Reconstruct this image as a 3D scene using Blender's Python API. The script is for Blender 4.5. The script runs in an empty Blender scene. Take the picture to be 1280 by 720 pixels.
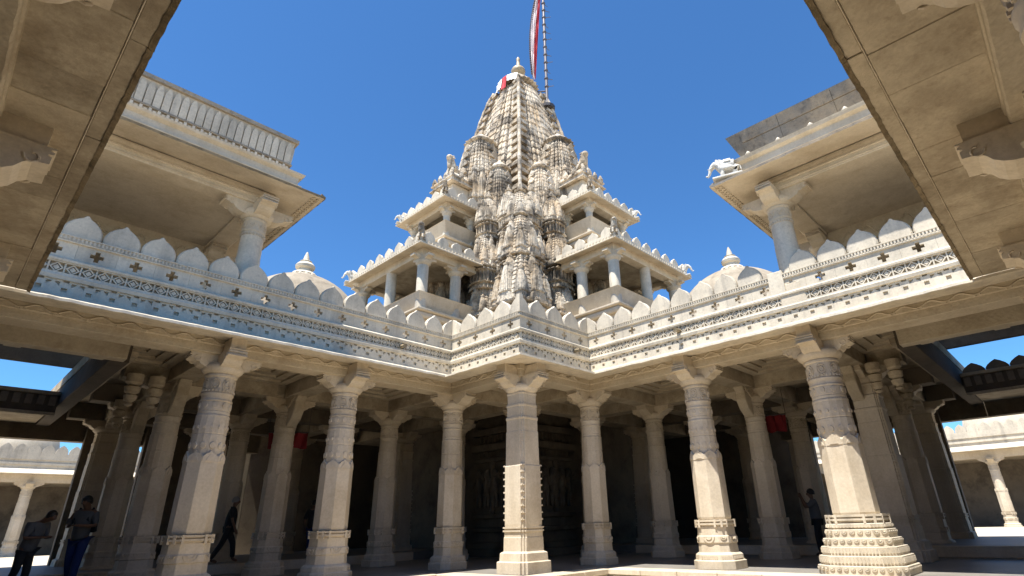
import bpy, bmesh, math, random
from mathutils import Vector, Matrix
rnd = random.Random(7)
PI = math.pi
SC = bpy.context.scene
COL = SC.collection

# ------------------------------------------------------------------ camera
RES = 1280.0
f, pitch, yaw, roll = 689.474, 0.408818, 0.748518, -0.029237
pcx, pcy = 675.088, 356.761
cam_d = bpy.data.cameras.new("camera")
cam = bpy.data.objects.new("camera", cam_d)
COL.objects.link(cam)
fwd = Vector((math.cos(yaw) * math.cos(pitch), math.sin(yaw) * math.cos(pitch), math.sin(pitch)))
rgt = Vector((math.sin(yaw), -math.cos(yaw), 0))
upv = rgt.cross(fwd)
r2 = math.cos(roll) * rgt + math.sin(roll) * upv
u2 = -math.sin(roll) * rgt + math.cos(roll) * upv
cam.matrix_world = Matrix(((r2.x, u2.x, -fwd.x, 0), (r2.y, u2.y, -fwd.y, 0), (r2.z, u2.z, -fwd.z, 0), (0, 0, 0, 1)))
cam_d.sensor_width = 36.0
cam_d.lens = f / RES * 36.0
cam_d.shift_x = -(pcx - 640.0) / RES
cam_d.shift_y = (pcy - 360.0) / RES
cam_d.clip_start = 0.05
cam_d.clip_end = 3000
SC.camera = cam

# ------------------------------------------------------------------ light
SUN = Vector((-0.377, -0.03, 1.0)).normalized()
el = math.asin(SUN.z)
az = math.atan2(SUN.x, SUN.y)
W = bpy.data.worlds.new("World")
SC.world = W
W.use_nodes = True
wn = W.node_tree
sky = wn.nodes.new("ShaderNodeTexSky")
sky.sky_type = 'NISHITA'
sky.sun_disc = False
sky.sun_elevation = el
sky.sun_rotation = az
sky.altitude = 600
sky.air_density = 1.0
sky.dust_density = 0.2
sky.ozone_density = 4.0
tint = wn.nodes.new("ShaderNodeMix")
tint.data_type = 'RGBA'
tint.blend_type = 'MULTIPLY'
tint.inputs[0].default_value = 1.0
tint.inputs[7].default_value = (0.45, 0.77, 1.0, 1)
wn.links.new(sky.outputs[0], tint.inputs[6])
wn.links.new(tint.outputs[2], wn.nodes["Background"].inputs[0])
wn.nodes["Background"].inputs[1].default_value = 0.098
sl = bpy.data.lights.new("sun", 'SUN')
sl.energy = 4.6
sl.angle = math.radians(0.5)
sl.color = (1.0, 0.96, 0.89)
so = bpy.data.objects.new("sun", sl)
COL.objects.link(so)
so.rotation_euler = SUN.to_track_quat('Z', 'Y').to_euler()
SC.view_settings.view_transform = 'Standard'
SC.view_settings.look = 'None'
SC.view_settings.gamma = 1.0
SC.view_settings.exposure = 1.12
SC.cycles.max_bounces = 8
SC.cycles.diffuse_bounces = 5

# ------------------------------------------------------------------ materials
def mat(name, c1, c2, stain=(0.1, 0.08, 0.06), stain_amt=0.3, scale=1.0, bump=0.25, rough=0.75,
        streak=0.0, carve=0.0, carve_scale=14.0, speck=0.0, vary=0.07, spread=0.18, lo=0.48, hi=0.66):
    m = bpy.data.materials.new(name)
    m.use_nodes = True
    n, l = m.node_tree.nodes, m.node_tree.links
    bs = n["Principled BSDF"]
    bs.inputs["Roughness"].default_value = rough
    bs.inputs["Specular IOR Level"].default_value = 0.3
    geo = n.new("ShaderNodeNewGeometry")
    def noise(s, d=6, rough_=0.6, vec=None):
        t = n.new("ShaderNodeTexNoise")
        t.inputs["Scale"].default_value = s
        t.inputs["Detail"].default_value = d
        t.inputs["Roughness"].default_value = rough_
        l.new(vec if vec else geo.outputs["Position"], t.inputs["Vector"])
        return t.outputs["Fac"]
    def ramp(src, a, b):
        r = n.new("ShaderNodeMapRange")
        r.inputs["From Min"].default_value = a
        r.inputs["From Max"].default_value = b
        l.new(src, r.inputs["Value"])
        return r.outputs[0]
    def mix(fac, a, b):
        x = n.new("ShaderNodeMix")
        x.data_type = 'RGBA'
        l.new(fac, x.inputs[0])
        for sock, val in ((x.inputs[6], a), (x.inputs[7], b)):
            if isinstance(val, tuple):
                sock.default_value = (*val, 1)
            else:
                l.new(val, sock)
        return x.outputs[2]
    def mul(a, k):
        x = n.new("ShaderNodeMath")
        x.operation = 'MULTIPLY'
        l.new(a, x.inputs[0])
        if isinstance(k, float):
            x.inputs[1].default_value = k
        else:
            l.new(k, x.inputs[1])
        return x.outputs[0]
    base = mix(ramp(noise(0.9 * scale, 8, 0.65), 0.5 - spread, 0.5 + spread), c1, c2)
    st = mul(ramp(noise(0.55 * scale + 0.3, 9, 0.72), lo, hi), stain_amt)
    base = mix(st, base, stain)
    if streak:
        mp = n.new("ShaderNodeMapping")
        mp.inputs["Scale"].default_value = (3.5, 3.5, 0.25)
        l.new(geo.outputs["Position"], mp.inputs["Vector"])
        sk = mul(ramp(noise(1.0, 6, 0.6, mp.outputs[0]), 0.5, 0.68), streak)
        base = mix(sk, base, stain)
    if speck:
        sp = mul(ramp(noise(9.0, 4, 0.7), 0.56, 0.68), speck)
        base = mix(sp, base, stain)
    # each block a little lighter or darker than its neighbour
    oi = n.new("ShaderNodeObjectInfo")
    ov = n.new("ShaderNodeMapRange")
    ov.inputs["To Min"].default_value = 1.0 - vary
    ov.inputs["To Max"].default_value = 1.0 + vary * 0.6
    l.new(oi.outputs["Random"], ov.inputs["Value"])
    vs = n.new("ShaderNodeVectorMath")
    vs.operation = 'SCALE'
    l.new(base, vs.inputs[0])
    l.new(ov.outputs[0], vs.inputs["Scale"])
    base = vs.outputs[0]
    # fine grain in colour
    g = n.new("ShaderNodeMix")
    g.data_type = 'RGBA'
    g.blend_type = 'MULTIPLY'
    g.inputs[0].default_value = 0.5
    l.new(base, g.inputs[6])
    gr = n.new("ShaderNodeMapRange")
    gr.inputs["From Min"].default_value = 0.3
    gr.inputs["From Max"].default_value = 0.7
    gr.inputs["To Min"].default_value = 0.72
    gr.inputs["To Max"].default_value = 1.12
    l.new(noise(22.0, 5, 0.7), gr.inputs["Value"])
    cmb = n.new("ShaderNodeCombineColor")
    for k in range(3):
        l.new(gr.outputs[0], cmb.inputs[k])
    l.new(cmb.outputs[0], g.inputs[7])
    l.new(g.outputs[2], bs.inputs["Base Color"])
    bp = n.new("ShaderNodeBump")
    bp.inputs["Strength"].default_value = bump
    bp.inputs["Distance"].default_value = 0.02
    l.new(noise(14.0, 8, 0.7), bp.inputs["Height"])
    last = bp
    if carve:
        vo = n.new("ShaderNodeTexVoronoi")
        vo.inputs["Scale"].default_value = carve_scale
        l.new(geo.outputs["Position"], vo.inputs["Vector"])
        b2 = n.new("ShaderNodeBump")
        b2.inputs["Strength"].default_value = carve
        b2.inputs["Distance"].default_value = 0.05
        l.new(vo.outputs["Distance"], b2.inputs["Height"])
        l.new(bp.outputs[0], b2.inputs["Normal"])
        last = b2
    l.new(last.outputs[0], bs.inputs["Normal"])
    return m

M = {}
M['white'] = mat("white_marble", (0.68, 0.605, 0.48), (0.60, 0.525, 0.405), (0.26, 0.23, 0.19), 0.4, 1.2, 0.15, 0.6, streak=0.4, speck=0.3, vary=0.1)
M['cream'] = mat("cream_marble", (0.64, 0.56, 0.44), (0.55, 0.465, 0.34), (0.33, 0.25, 0.155), 0.4, 1.0, 0.22, 0.65, streak=0.25)
M['tan'] = mat("weathered_tan_stone", (0.50, 0.425, 0.31), (0.35, 0.29, 0.205), (0.17, 0.125, 0.075), 0.6, 1.6, 0.6, 0.85, speck=0.25, vary=0.16, spread=0.12)
M['carved'] = mat("carved_tan_stone", (0.54, 0.465, 0.35), (0.44, 0.37, 0.265), (0.22, 0.16, 0.095), 0.5, 1.1, 0.35, 0.8, carve=0.15, carve_scale=16)
M['tower'] = mat("weathered_tower_marble", (0.70, 0.62, 0.50), (0.56, 0.435, 0.29), (0.075, 0.065, 0.055), 0.82, 0.9, 0.5, 0.8, streak=0.75, carve=0.3, carve_scale=9, speck=0.6, vary=0.14, spread=0.1, lo=0.47, hi=0.60)
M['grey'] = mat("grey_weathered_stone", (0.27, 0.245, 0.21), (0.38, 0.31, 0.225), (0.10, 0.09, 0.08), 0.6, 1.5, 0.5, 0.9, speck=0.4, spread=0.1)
M['edge'] = mat("mossy_eave_edge", (0.34, 0.27, 0.17), (0.20, 0.15, 0.09), (0.06, 0.05, 0.03), 0.8, 3.0, 0.8, 0.95, speck=0.5)
M['dark'] = mat("dark_shaded_hall_stone", (0.22, 0.18, 0.13), (0.15, 0.12, 0.09), (0.05, 0.04, 0.03), 0.6, 1.0, 0.3, 0.85)  # shrine stone; its dark tone also stands in for shade deep in the hall
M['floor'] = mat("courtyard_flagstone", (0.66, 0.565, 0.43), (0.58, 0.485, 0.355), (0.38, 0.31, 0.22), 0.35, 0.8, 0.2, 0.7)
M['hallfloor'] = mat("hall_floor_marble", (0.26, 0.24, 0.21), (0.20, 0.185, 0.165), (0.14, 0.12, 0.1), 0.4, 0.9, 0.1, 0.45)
M['statue'] = mat("white_statue_stone", (0.74, 0.72, 0.66), (0.6, 0.57, 0.5), (0.25, 0.22, 0.18), 0.4, 3.0, 0.2, 0.7, speck=0.3)
def flat(name, c, rough=0.8, metal=0.0):
    m = bpy.data.materials.new(name)
    m.use_nodes = True
    n, l = m.node_tree.nodes, m.node_tree.links
    bs = n["Principled BSDF"]
    t = n.new("ShaderNodeTexNoise")
    t.inputs["Scale"].default_value = 9
    t.inputs["Detail"].default_value = 6
    r = n.new("ShaderNodeMapRange")
    r.inputs["To Min"].default_value = 0.75
    r.inputs["To Max"].default_value = 1.25
    l.new(t.outputs["Fac"], r.inputs["Value"])
    v = n.new("ShaderNodeVectorMath")
    v.operation = 'SCALE'
    v.inputs[0].default_value = c
    l.new(r.outputs[0], v.inputs["Scale"])
    l.new(v.outputs[0], bs.inputs["Base Color"])
    bs.inputs["Roughness"].default_value = rough
    bs.inputs["Metallic"].default_value = metal
    return m
M['red'] = flat("red_cloth", (0.20, 0.008, 0.012))
M['flagred'] = flat("flag_red", (0.50, 0.03, 0.05))
M['flagwhite'] = flat("flag_white", (0.70, 0.62, 0.62))
M['cloth'] = flat("white_cloth", (0.75, 0.74, 0.72))
M['iron'] = flat("dark_iron", (0.10, 0.09, 0.09), 0.5, 0.6)
M['steel'] = flat("grey_steel", (0.22, 0.20, 0.20), 0.45, 0.5)
M['brass'] = flat("dull_brass", (0.34, 0.27, 0.17), 0.55, 0.2)
M['skin'] = flat("skin", (0.16, 0.085, 0.05), 0.6)
M['hair'] = flat("black_hair", (0.012, 0.01, 0.009), 0.5)
M['hairgrey'] = flat("grey_hair", (0.25, 0.24, 0.23), 0.6)
M['black'] = flat("black_cotton", (0.018, 0.018, 0.02))
M['greyshirt'] = flat("grey_shirt", (0.10, 0.105, 0.11))
M['blue'] = flat("blue_denim", (0.02, 0.04, 0.15))
M['shade_dark'] = mat("shade_darkened_stone", (0.10, 0.08, 0.06), (0.07, 0.055, 0.04), (0.03, 0.025, 0.02), 0.5, 1.2, 0.4, 0.9)  # near-black colour carries the shadow on the light-well lintels
M['dome'] = mat("old_dome_plaster", (0.40, 0.335, 0.25), (0.32, 0.265, 0.195), (0.16, 0.13, 0.09), 0.6, 1.0, 0.2, 0.8, streak=0.5)
M['lattice_back'] = flat("tan_pierced_backing", (0.52, 0.45, 0.35))  # plain tan, darker than the marble in front of it

# ------------------------------------------------------------------ mesh helpers
class MB:
    def __init__(s, T=None):
        s.v, s.f, s.T = [], [], T
    def pts(s, ps):
        b = len(s.v)
        for p in ps:
            s.v.append(s.T(p) if s.T else tuple(p))
        return b
    def box(s, x0, y0, z0, x1, y1, z1):
        b = s.pts([(x0, y0, z0), (x1, y0, z0), (x1, y1, z0), (x0, y1, z0), (x0, y0, z1), (x1, y0, z1), (x1, y1, z1), (x0, y1, z1)])
        for q in ((0, 3, 2, 1), (4, 5, 6, 7), (0, 1, 5, 4), (1, 2, 6, 5), (2, 3, 7, 6), (3, 0, 4, 7)):
            s.f.append([b + k for k in q])
        return s
    def rings(s, rs, cap0=True, cap1=True):
        n = len(rs[0])
        bs = [s.pts(r) for r in rs]
        for a, b in zip(bs, bs[1:]):
            for k in range(n):
                s.f.append([a + k, a + (k + 1) % n, b + (k + 1) % n, b + k])
        if cap0:
            s.f.append([bs[0] + k for k in range(n)][::-1])
        if cap1:
            s.f.append([bs[-1] + k for k in range(n)])
        return s
    def lathe(s, prof, n, cx=0, cy=0, rot=0.0):
        return s.rings([[(cx + r * math.cos(rot + 2 * PI * k / n), cy + r * math.sin(rot + 2 * PI * k / n), z) for k in range(n)] for r, z in prof])
    def prism(s, poly, fn0, fn1):
        """extrude a 2D polygon between two placements"""
        return s.rings([[fn0(p) for p in poly], [fn1(p) for p in poly]])
    def tube(s, pts, rad, n=6):
        pts = [Vector(p) for p in pts]
        rs = []
        for i, p in enumerate(pts):
            d = (pts[min(i + 1, len(pts) - 1)] - pts[max(i - 1, 0)]).normalized()
            a = d.cross(Vector((0, 0, 1)) if abs(d.z) < 0.9 else Vector((1, 0, 0))).normalized()
            b = d.cross(a)
            r = rad[i] if isinstance(rad, (list, tuple)) else rad
            rs.append([tuple(p + r * (math.cos(2 * PI * k / n) * a + math.sin(2 * PI * k / n) * b)) for k in range(n)])
        return s.rings(rs)
    def mesh(s, name, bevel=0.0, smooth=None, jitter=0.0):
        if jitter:
            s.v = [(x + rnd.uniform(-jitter, jitter), y + rnd.uniform(-jitter, jitter), z + rnd.uniform(-jitter, jitter)) for x, y, z in s.v]
        me = bpy.data.meshes.new(name)
        me.from_pydata(s.v, [], s.f)
        bm = bmesh.new()
        bm.from_mesh(me)
        bmesh.ops.recalc_face_normals(bm, faces=bm.faces)
        if bevel:
            ed = [e for e in bm.edges if len(e.link_faces) == 2 and e.calc_face_angle(0) > 0.5]
            bmesh.ops.bevel(bm, geom=ed, offset=bevel, segments=1, affect='EDGES', clamp_overlap=True)
        bm.to_mesh(me)
        bm.free()
        if smooth:
            for p in me.polygons:
                p.use_smooth = True
            me.set_sharp_from_angle(angle=math.radians(smooth))
        return me
    def build(s, name, m, parent=None, bevel=0.0, smooth=None, kind=None, label=None):
        return link(name, s.mesh(name, bevel, smooth), m, parent, kind, label)

def link(name, me, m, parent=None, kind=None, label=None, loc=None, rotz=0.0, scale=None):
    if not me.materials:
        me.materials.append(M[m])
    o = bpy.data.objects.new(name, me)
    COL.objects.link(o)
    if parent:
        o.parent = parent
        # parts are authored in world space when the parent sits away from the origin
        if loc is None and parent.get('_world'):
            o.matrix_parent_inverse = Matrix.Translation(parent['_world']).inverted()
    if loc is not None:
        o.location = loc
    o.rotation_euler = (0, 0, rotz)
    if scale:
        o.scale = scale
    if kind:
        o['kind'] = kind
    if label:
        o['label'] = label
    return o

def thing(name, label, cat, group=None, loc=(0, 0, 0), world=True):
    o = bpy.data.objects.new(name, None)
    COL.objects.link(o)
    o.location = loc
    o.empty_display_size = 0.3
    o['label'] = label
    o['category'] = cat
    if group:
        o['group'] = group
    if world:
        o['_world'] = Vector(loc)
    return o

def tag(o, label, cat, group=None):
    o['label'] = label
    o['category'] = cat
    if group:
        o['group'] = group
    return o

def copy_tree(o, parent=None):
    c = o.copy()
    COL.objects.link(c)
    if parent:
        c.parent = parent
    for ch in list(o.children):
        copy_tree(ch, c)
    return c

def octo(hw, ch, z, cx=0, cy=0):
    k = hw - ch
    return [(cx + hw, cy - k, z), (cx + hw, cy + k, z), (cx + k, cy + hw, z), (cx - k, cy + hw, z), (cx - hw, cy + k, z), (cx - hw, cy - k, z), (cx - k, cy - hw, z), (cx + k, cy - hw, z)]

def ratha(hw, z, cx=0, cy=0, st=0.12):
    """square plan with stepped corners"""
    a, b, c_ = hw, hw * (1 - st), hw * (1 - 2 * st)
    q = [(a, c_), (b, c_), (b, b), (c_, b), (c_, a)]
    out = []
    for k in range(4):
        ca, sa = [(1, 0), (0, 1), (-1, 0), (0, -1)][k]
        out += [(cx + x * ca - y * sa, cy + x * sa + y * ca, z) for x, y in q]
    return out

SWAP = lambda p: (p[1], p[0], p[2])

# ------------------------------------------------------------------ plan constants
XS, YS, XR, YL = 9.465, 9.543, 12.263, 12.36      # parapet planes
PLIP = 0.72                                        # cornice overhang
ZLIP = 3.65
BF = 0.18                                          # beam face set back behind the parapet plane
GX = [-0.7, 3.75, 6.6, 9.95, 12.75, 16.1, 19.5, 22.9]
FLOOR = -1.0
CT = 20.5                                          # tower axis

# ------------------------------------------------------------------ ground
g = MB().box(-900, -900, -2.0, 900, 900, -1.6)
o = g.build("courtyard_ground", 'floor', kind='structure')
# paved hall floor raised on a plinth that follows the cornice line
hf = MB()
xr, yl, xs, ys = XR - 0.72, YL - 0.72, XS - 0.72, YS - 0.72
for (x0, y0, x1, y1) in ((-30, yl, xs, 60), (xs, ys, 60, 60), (xr, -30, 60, ys)):
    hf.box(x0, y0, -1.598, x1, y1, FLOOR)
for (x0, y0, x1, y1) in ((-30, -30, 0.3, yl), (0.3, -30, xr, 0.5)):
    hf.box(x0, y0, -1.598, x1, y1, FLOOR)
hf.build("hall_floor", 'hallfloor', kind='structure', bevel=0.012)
pl = thing("plinth_edge", "carved pale marble plinth edge running under the front pillars", "plinth")
def plinth_run(a, b, along, fixed):
    n = max(1, round((b - a) / 0.95))
    w = (b - a) / n
    me = {}
    for k in range(n):
        s0, s1 = a + k * w + 0.004, a + (k + 1) * w - 0.004
        T = (lambda p: (p[0], fixed - p[1], p[2])) if along == 'x' else (lambda p: (fixed - p[1], p[0], p[2]))
        b_ = MB(T)
        b_.box(s0, -0.5, FLOOR - 0.10, s1, 0.06, FLOOR + 0.012)
        b_.build("edge_slab", 'cream', pl, bevel=0.012)
    T = (lambda p: (p[0], fixed - p[1], p[2])) if along == 'x' else (lambda p: (fixed - p[1], p[0], p[2]))
    d = MB(T)
    t = a + 0.05
    while t < b - 0.1:
        d.prism([(-0.05, 0), (0.05, 0), (0.035, -0.05), (0, -0.075), (-0.035, -0.05)],
                lambda p: (t + p[0], 0.0, FLOOR - 0.12 + p[1]), lambda p: (t + p[0], 0.03, FLOOR - 0.12 + p[1]))
        t += 0.13
    d.build("scallop_frieze", 'cream', pl, kind='stuff')
plinth_run(-0.3, xs, 'x', yl)
plinth_run(ys, yl, 'y', xs)
plinth_run(xs, xr, 'x', ys)
plinth_run(0.5, ys, 'y', xr)

# ------------------------------------------------------------------ parapet walls
PITCH = 0.62
def merlon_mesh(w, h, th):
    half = [(0.465, 0.0), (0.488, 0.12), (0.49, 0.27), (0.465, 0.42), (0.405, 0.57), (0.31, 0.71), (0.19, 0.82), (0.095, 0.885), (0.06, 0.94), (0.035, 0.985), (0.0, 1.0)]
    poly = [(x * w, z * h) for x, z in half] + [(-x * w, z * h) for x, z in reversed(half[:-1])]
    m = MB()
    q = [(x * 0.93, z * 0.975) for x, z in poly]
    m.rings([[(x, -th / 2 + 0.02, z) for x, z in q][::-1], [(x, -th / 2 + 0.0, z) for x, z in q][::-1]], True, False) if False else None
    m.rings([[(x * 0.90, th / 2, z * 0.965) for x, z in poly], [(x, th / 2 - 0.035, z) for x, z in poly],
             [(x, -th / 2 + 0.035, z) for x, z in poly], [(x * 0.90, -th / 2, z * 0.965) for x, z in poly]])
    return m.mesh("merlon")
def half_merlon_mesh(w, h, th, side):
    half = [(0.465, 0.0), (0.488, 0.12), (0.49, 0.27), (0.465, 0.42), (0.405, 0.57), (0.31, 0.71), (0.19, 0.82), (0.095, 0.885), (0.06, 0.94), (0.035, 0.985), (0.0, 1.0)]
    poly = [(side * max(x * w, 0.005), z * h) for x, z in half] + [(side * 0.005, 0)]
    m = MB()
    m.rings([[(x, th / 2, z) for x, z in poly], [(x, -th / 2, z) for x, z in poly]])
    return m.mesh("merlon")

def cross_panel_mesh(w, z0, z1, th):
    a = 0.038
    zc = (z0 + z1) / 2 + 0.0
    L = 0.105
    xs_ = [-w / 2, -L, -a, a, L, w / 2]
    zs_ = [z0, zc - L, zc - a, zc + a, zc + L, z1]
    hole = {(2, 1), (1, 2), (2, 2), (3, 2), (2, 3)}
    m = MB()
    for i in range(5):
        for j in range(5):
            if (i, j) in hole:
                continue
            x0, x1, q0, q1 = xs_[i], xs_[i + 1], zs_[j], zs_[j + 1]
            b = m.pts([(x0, 0, q0), (x1, 0, q0), (x1, 0, q1), (x0, 0, q1), (x0, th, q0), (x1, th, q0), (x1, th, q1), (x0, th, q1)])
            m.f.append([b, b + 1, b + 2, b + 3])
            m.f.append([b + 7, b + 6, b + 5, b + 4])
            for (di, dj, q) in ((-1, 0, (0, 3, 7, 4)), (1, 0, (1, 5, 6, 2)), (0, -1, (0, 4, 5, 1)), (0, 1, (3, 2, 6, 7))):
                n_ = (i + di, j + dj)
                if n_ in hole or not (0 <= n_[0] < 5 and 0 <= n_[1] < 5):
                    m.f.append([b + k for k in q])
    return m.mesh("cross_panel")

def sweep_seg(T, a, b, ka, kb, prof):
    """profile [(p,z)] closed, swept along s from a to b; ends move with p by ka/kb (mitre)"""
    m = MB(T)
    m.rings([[(a + ka * p, p, z) for p, z in prof], [(b + kb * p, p, z) for p, z in prof]])
    return m

def parapet(label, T, a, b, ka, kb, pitch, n, mata='white', simple=False, z_off=0.0, start_half=True, end_half=True, skip=(), rotz=0.0):
    """T maps (s, p, z) to the world; s runs along the wall, p outward"""
    t = thing("parapet_wall", label, "parapet", "parapet walls round the courtyard")
    Z = lambda z: z + z_off
    # cornice slope and lip
    cor = [(0.05, 3.93), (0.30, 3.855), (PLIP, 3.70), (PLIP + 0.005, 3.65), (PLIP - 0.10, 3.655), (PLIP - 0.14, 3.70), (-BF - 0.05, 3.79), (-BF - 0.05, 4.02)]
    nst = max(2, int(abs(b - a) / 0.16))
    m = MB(T)
    rr = []
    for k in range(nst + 1):
        q = k / nst
        j = rnd.uniform(-0.006, 0.006) if 0 < k < nst else 0
        j2 = rnd.uniform(-0.008, 0.006) if 0 < k < nst else 0
        rr.append([(a + (b - a) * q + (ka * (1 - q) + kb * q) * p, p + (j if p > 0.5 else 0), Z(z) + (j2 if p > 0.5 else 0)) for p, z in cor])
    m.rings(rr)
    m.build("cornice", 'white', t)
    # wall core behind the pierced bands
    sweep_seg(T, a, b, ka, kb, [(-0.14, Z(3.9)), (0.0, Z(3.9)), (0.0, Z(4.65)), (-0.14, Z(4.65))]).build("wall_core", 'lattice_back', t)
    # ledges
    sweep_seg(T, a, b, ka, kb, [(-0.03, Z(4.235)), (0.085, Z(4.235)), (0.10, Z(4.30)), (0.085, Z(4.335)), (-0.03, Z(4.335))]).build("lower_ledge", mata, t)
    sweep_seg(T, a, b, ka, kb, [(-0.03, Z(4.575)), (0.10, Z(4.575)), (0.105, Z(4.615)), (0.035, Z(4.665)), (-0.14, Z(4.665)), (-0.14, Z(4.655)), (0.0, Z(4.655))]).build("upper_ledge", mata, t)
    # bottom strip under step band
    sweep_seg(T, a, b, ka, kb, [(-0.03, Z(3.91)), (0.062, Z(3.91)), (0.062, Z(3.963)), (-0.03, Z(3.963))]).build("footing_strip", mata, t)
    # lattice band : frames + diamonds, real depth
    lat = MB(T)
    cell = 0.232
    nc = max(1, round((b - a) / cell))
    cw = (b - a) / nc
    z0, z1 = Z(4.335), Z(4.575)
    zc = (z0 + z1) / 2
    for k in range(nc):
        c = a + (k + 0.5) * cw
        lat.box(c - cw / 2 - 0.013, -0.03, z0, c - cw / 2 + 0.013, 0.062, z1)
        h = cw * 0.5 - 0.014
        for (r0, r1) in ((h, h - 0.03), (h - 0.052, 0.0)):
            hv = 0.105 * r0 / h
            if r1:
                for (sx, sz) in ((1, 1), (1, -1), (-1, -1), (-1, 1)):
                    rv = 0.105 * r1 / h
                    lat.prism([(sx * r0, 0), (0, sz * hv), (0, sz * rv), (sx * r1, 0)], lambda p: (c + p[0], -0.03, zc + p[1]), lambda p: (c + p[0], 0.058, zc + p[1]))
            else:
                hv = 0.105 * r0 / h
                lat.prism([(r0, 0), (0, hv), (-r0, 0), (0, -hv)], lambda p: (c + p[0], -0.03, zc + p[1]), lambda p: (c + p[0], 0.05, zc + p[1]))
    lat.build("lattice_band", mata, t, kind='stuff')
    sweep_seg(T, a, b, ka, kb, [(-0.03, z0), (0.08, z0), (0.08, z0 + 0.028), (-0.03, z0 + 0.028)]).build("lattice_rail", mata, t)
    sweep_seg(T, a, b, ka, kb, [(-0.03, z1 - 0.028), (0.08, z1 - 0.028), (0.08, z1), (-0.03, z1)]).build("lattice_rail", mata, t)
    # stepped band pierced with little squares and triangles
    stp = MB(T)
    per = 0.35
    npd = max(1, round((b - a) / per))
    pw = (b - a) / npd
    zz = [Z(3.965 + 0.27 * q) for q in (0, 0.20, 0.48, 0.56, 0.86, 1.0)]
    xx = [0, 0.07, 0.27, 0.38, 0.62, 0.73, 0.93, 1.0]
    hole = {(3, 1), (1, 3), (5, 3), (3, 4)}
    tri = {(2, 3): 1, (4, 3): -1}
    for k in range(npd):
        s0 = a + k * pw
        for i in range(7):
            j = 0
            while j < 5:
                if (i, j) in hole:
                    j += 1
                    continue
                j2 = j
                while j2 + 1 < 5 and (i, j2 + 1) not in hole:
                    j2 += 1
                stp.box(s0 + xx[i] * pw, -0.03, zz[j], s0 + xx[i + 1] * pw, 0.045, zz[j2 + 1])
                j = j2 + 1
        # little steps that turn the side squares into triangles
        for (x0, x1, sgn) in ((0.07, 0.27, 1), (0.73, 0.93, -1)):
            lo, hi = (x0, x1) if sgn > 0 else (x1, x0)
            stp.prism([(lo, 0.56), (lo, 0.80), (hi, 0.56)], lambda p: (s0 + p[0] * pw, -0.03, Z(3.965 + 0.27 * p[1])), lambda p: (s0 + p[0] * pw, 0.043, Z(3.965 + 0.27 * p[1])))
    stp.build("stepped_band", mata, t, kind='stuff')
    # cross-pierced panels
    key = (round(pitch, 4),)
    if key not in parapet.cache:
        parapet.cache[key] = (cross_panel_mesh(pitch - 0.003, 4.665, 4.985, 0.13), merlon_mesh(pitch, 0.50, 0.13),
                              half_merlon_mesh(pitch, 0.50, 0.13, 1), half_merlon_mesh(pitch, 0.50, 0.13, -1))
    pm, mm, hm1, hm2 = parapet.cache[key]
    P0 = Vector(T((0, 0, 0)))
    ex = Vector(T((1, 0, 0))) - P0
    ey = P0 - Vector(T((0, 1, 0)))        # inward
    ez = Vector((0, 0, 1))
    R = Matrix((ex, ey, ez)).transposed().to_4x4()
    def put(me, name, s, p, z, m_):
        o = link(name, me, m_, t)
        o.matrix_world = Matrix.Translation(Vector(T((s, p, z)))) @ R
        return o
    for k in range(n):
        put(pm, "cross_panel", a + (k + 0.5) * pitch, 0.0, z_off, mata)
    # dotted coping band
    sweep_seg(T, a, b, ka, kb, [(-0.15, Z(4.985)), (0.035, Z(4.985)), (0.04, Z(5.0)), (0.04, Z(5.012)), (0.02, Z(5.022)), (0.02, Z(5.09)), (0.045, Z(5.098)), (0.045, Z(5.12)), (-0.15, Z(5.12))]).build("coping", mata, t)
    dd = MB(T)
    s = a + 0.03
    while s < b - 0.02:
        dd.box(s - 0.016, 0.01, Z(5.022), s + 0.016, 0.042, Z(5.09))
        s += 0.062
    dd.build("bead_band", mata, t, kind='stuff')
    for k in range(n + 1):
        if k in skip:
            continue
        s = a + k * pitch
        zj = Z(5.12 + rnd.uniform(-0.008, 0.004))
        if k == 0:
            if start_half:
                put(hm1, "merlon", s, -0.065, zj, mata)
        elif k == n:
            if end_half:
                put(hm2, "merlon", s, -0.065, zj, mata)
        else:
            put(mm, "merlon", s, -0.065 + rnd.uniform(-0.008, 0.008), zj, mata)
    return t
parapet.cache = {}
# s must advance so that ex x ey(inward) is a rotation or a mirror; both are fine for symmetrical pieces
TLw = lambda p: (p[0], YL - p[1], p[2])
TSl = lambda p: (XS - p[1], YL - p[0], p[2])      # s from YL downward
TSr = lambda p: (XS + p[0], YS - p[1], p[2])
TRw = lambda p: (XR - p[1], YS - p[0], p[2])      # s from YS downward
n = 16
parapet("white marble parapet over the left wing, shaded bluish at its left end", TLw, XS - n * PITCH, XS, 0, -1, PITCH, n)
parapet("short sunlit parapet on the left face of the jutting corner bay", TSl, 0, YL - YS, 1, 1, (YL - YS) / 4, 4)
parapet("short parapet on the right face of the jutting corner bay, dark stain below its crosses", TSr, 0, XR - XS, -1, -1, (XR - XS) / 4, 4)
parapet("sunlit white marble parapet over the right wing with broad pier", TRw, 0, n * PITCH, 1, 0, PITCH, n, skip=(9,))
# pier standing in the right parapet
pr_ = MB().box(XR - 0.055, YS - 9 * PITCH - 0.17, 4.62, XR + 0.15, YS - 9 * PITCH + 0.17, 5.2).build("parapet_pier", 'white', None, bevel=0.01)
tag(pr_, "plain white pier in the right parapet below the pavilion pillar", "pier")

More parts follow.
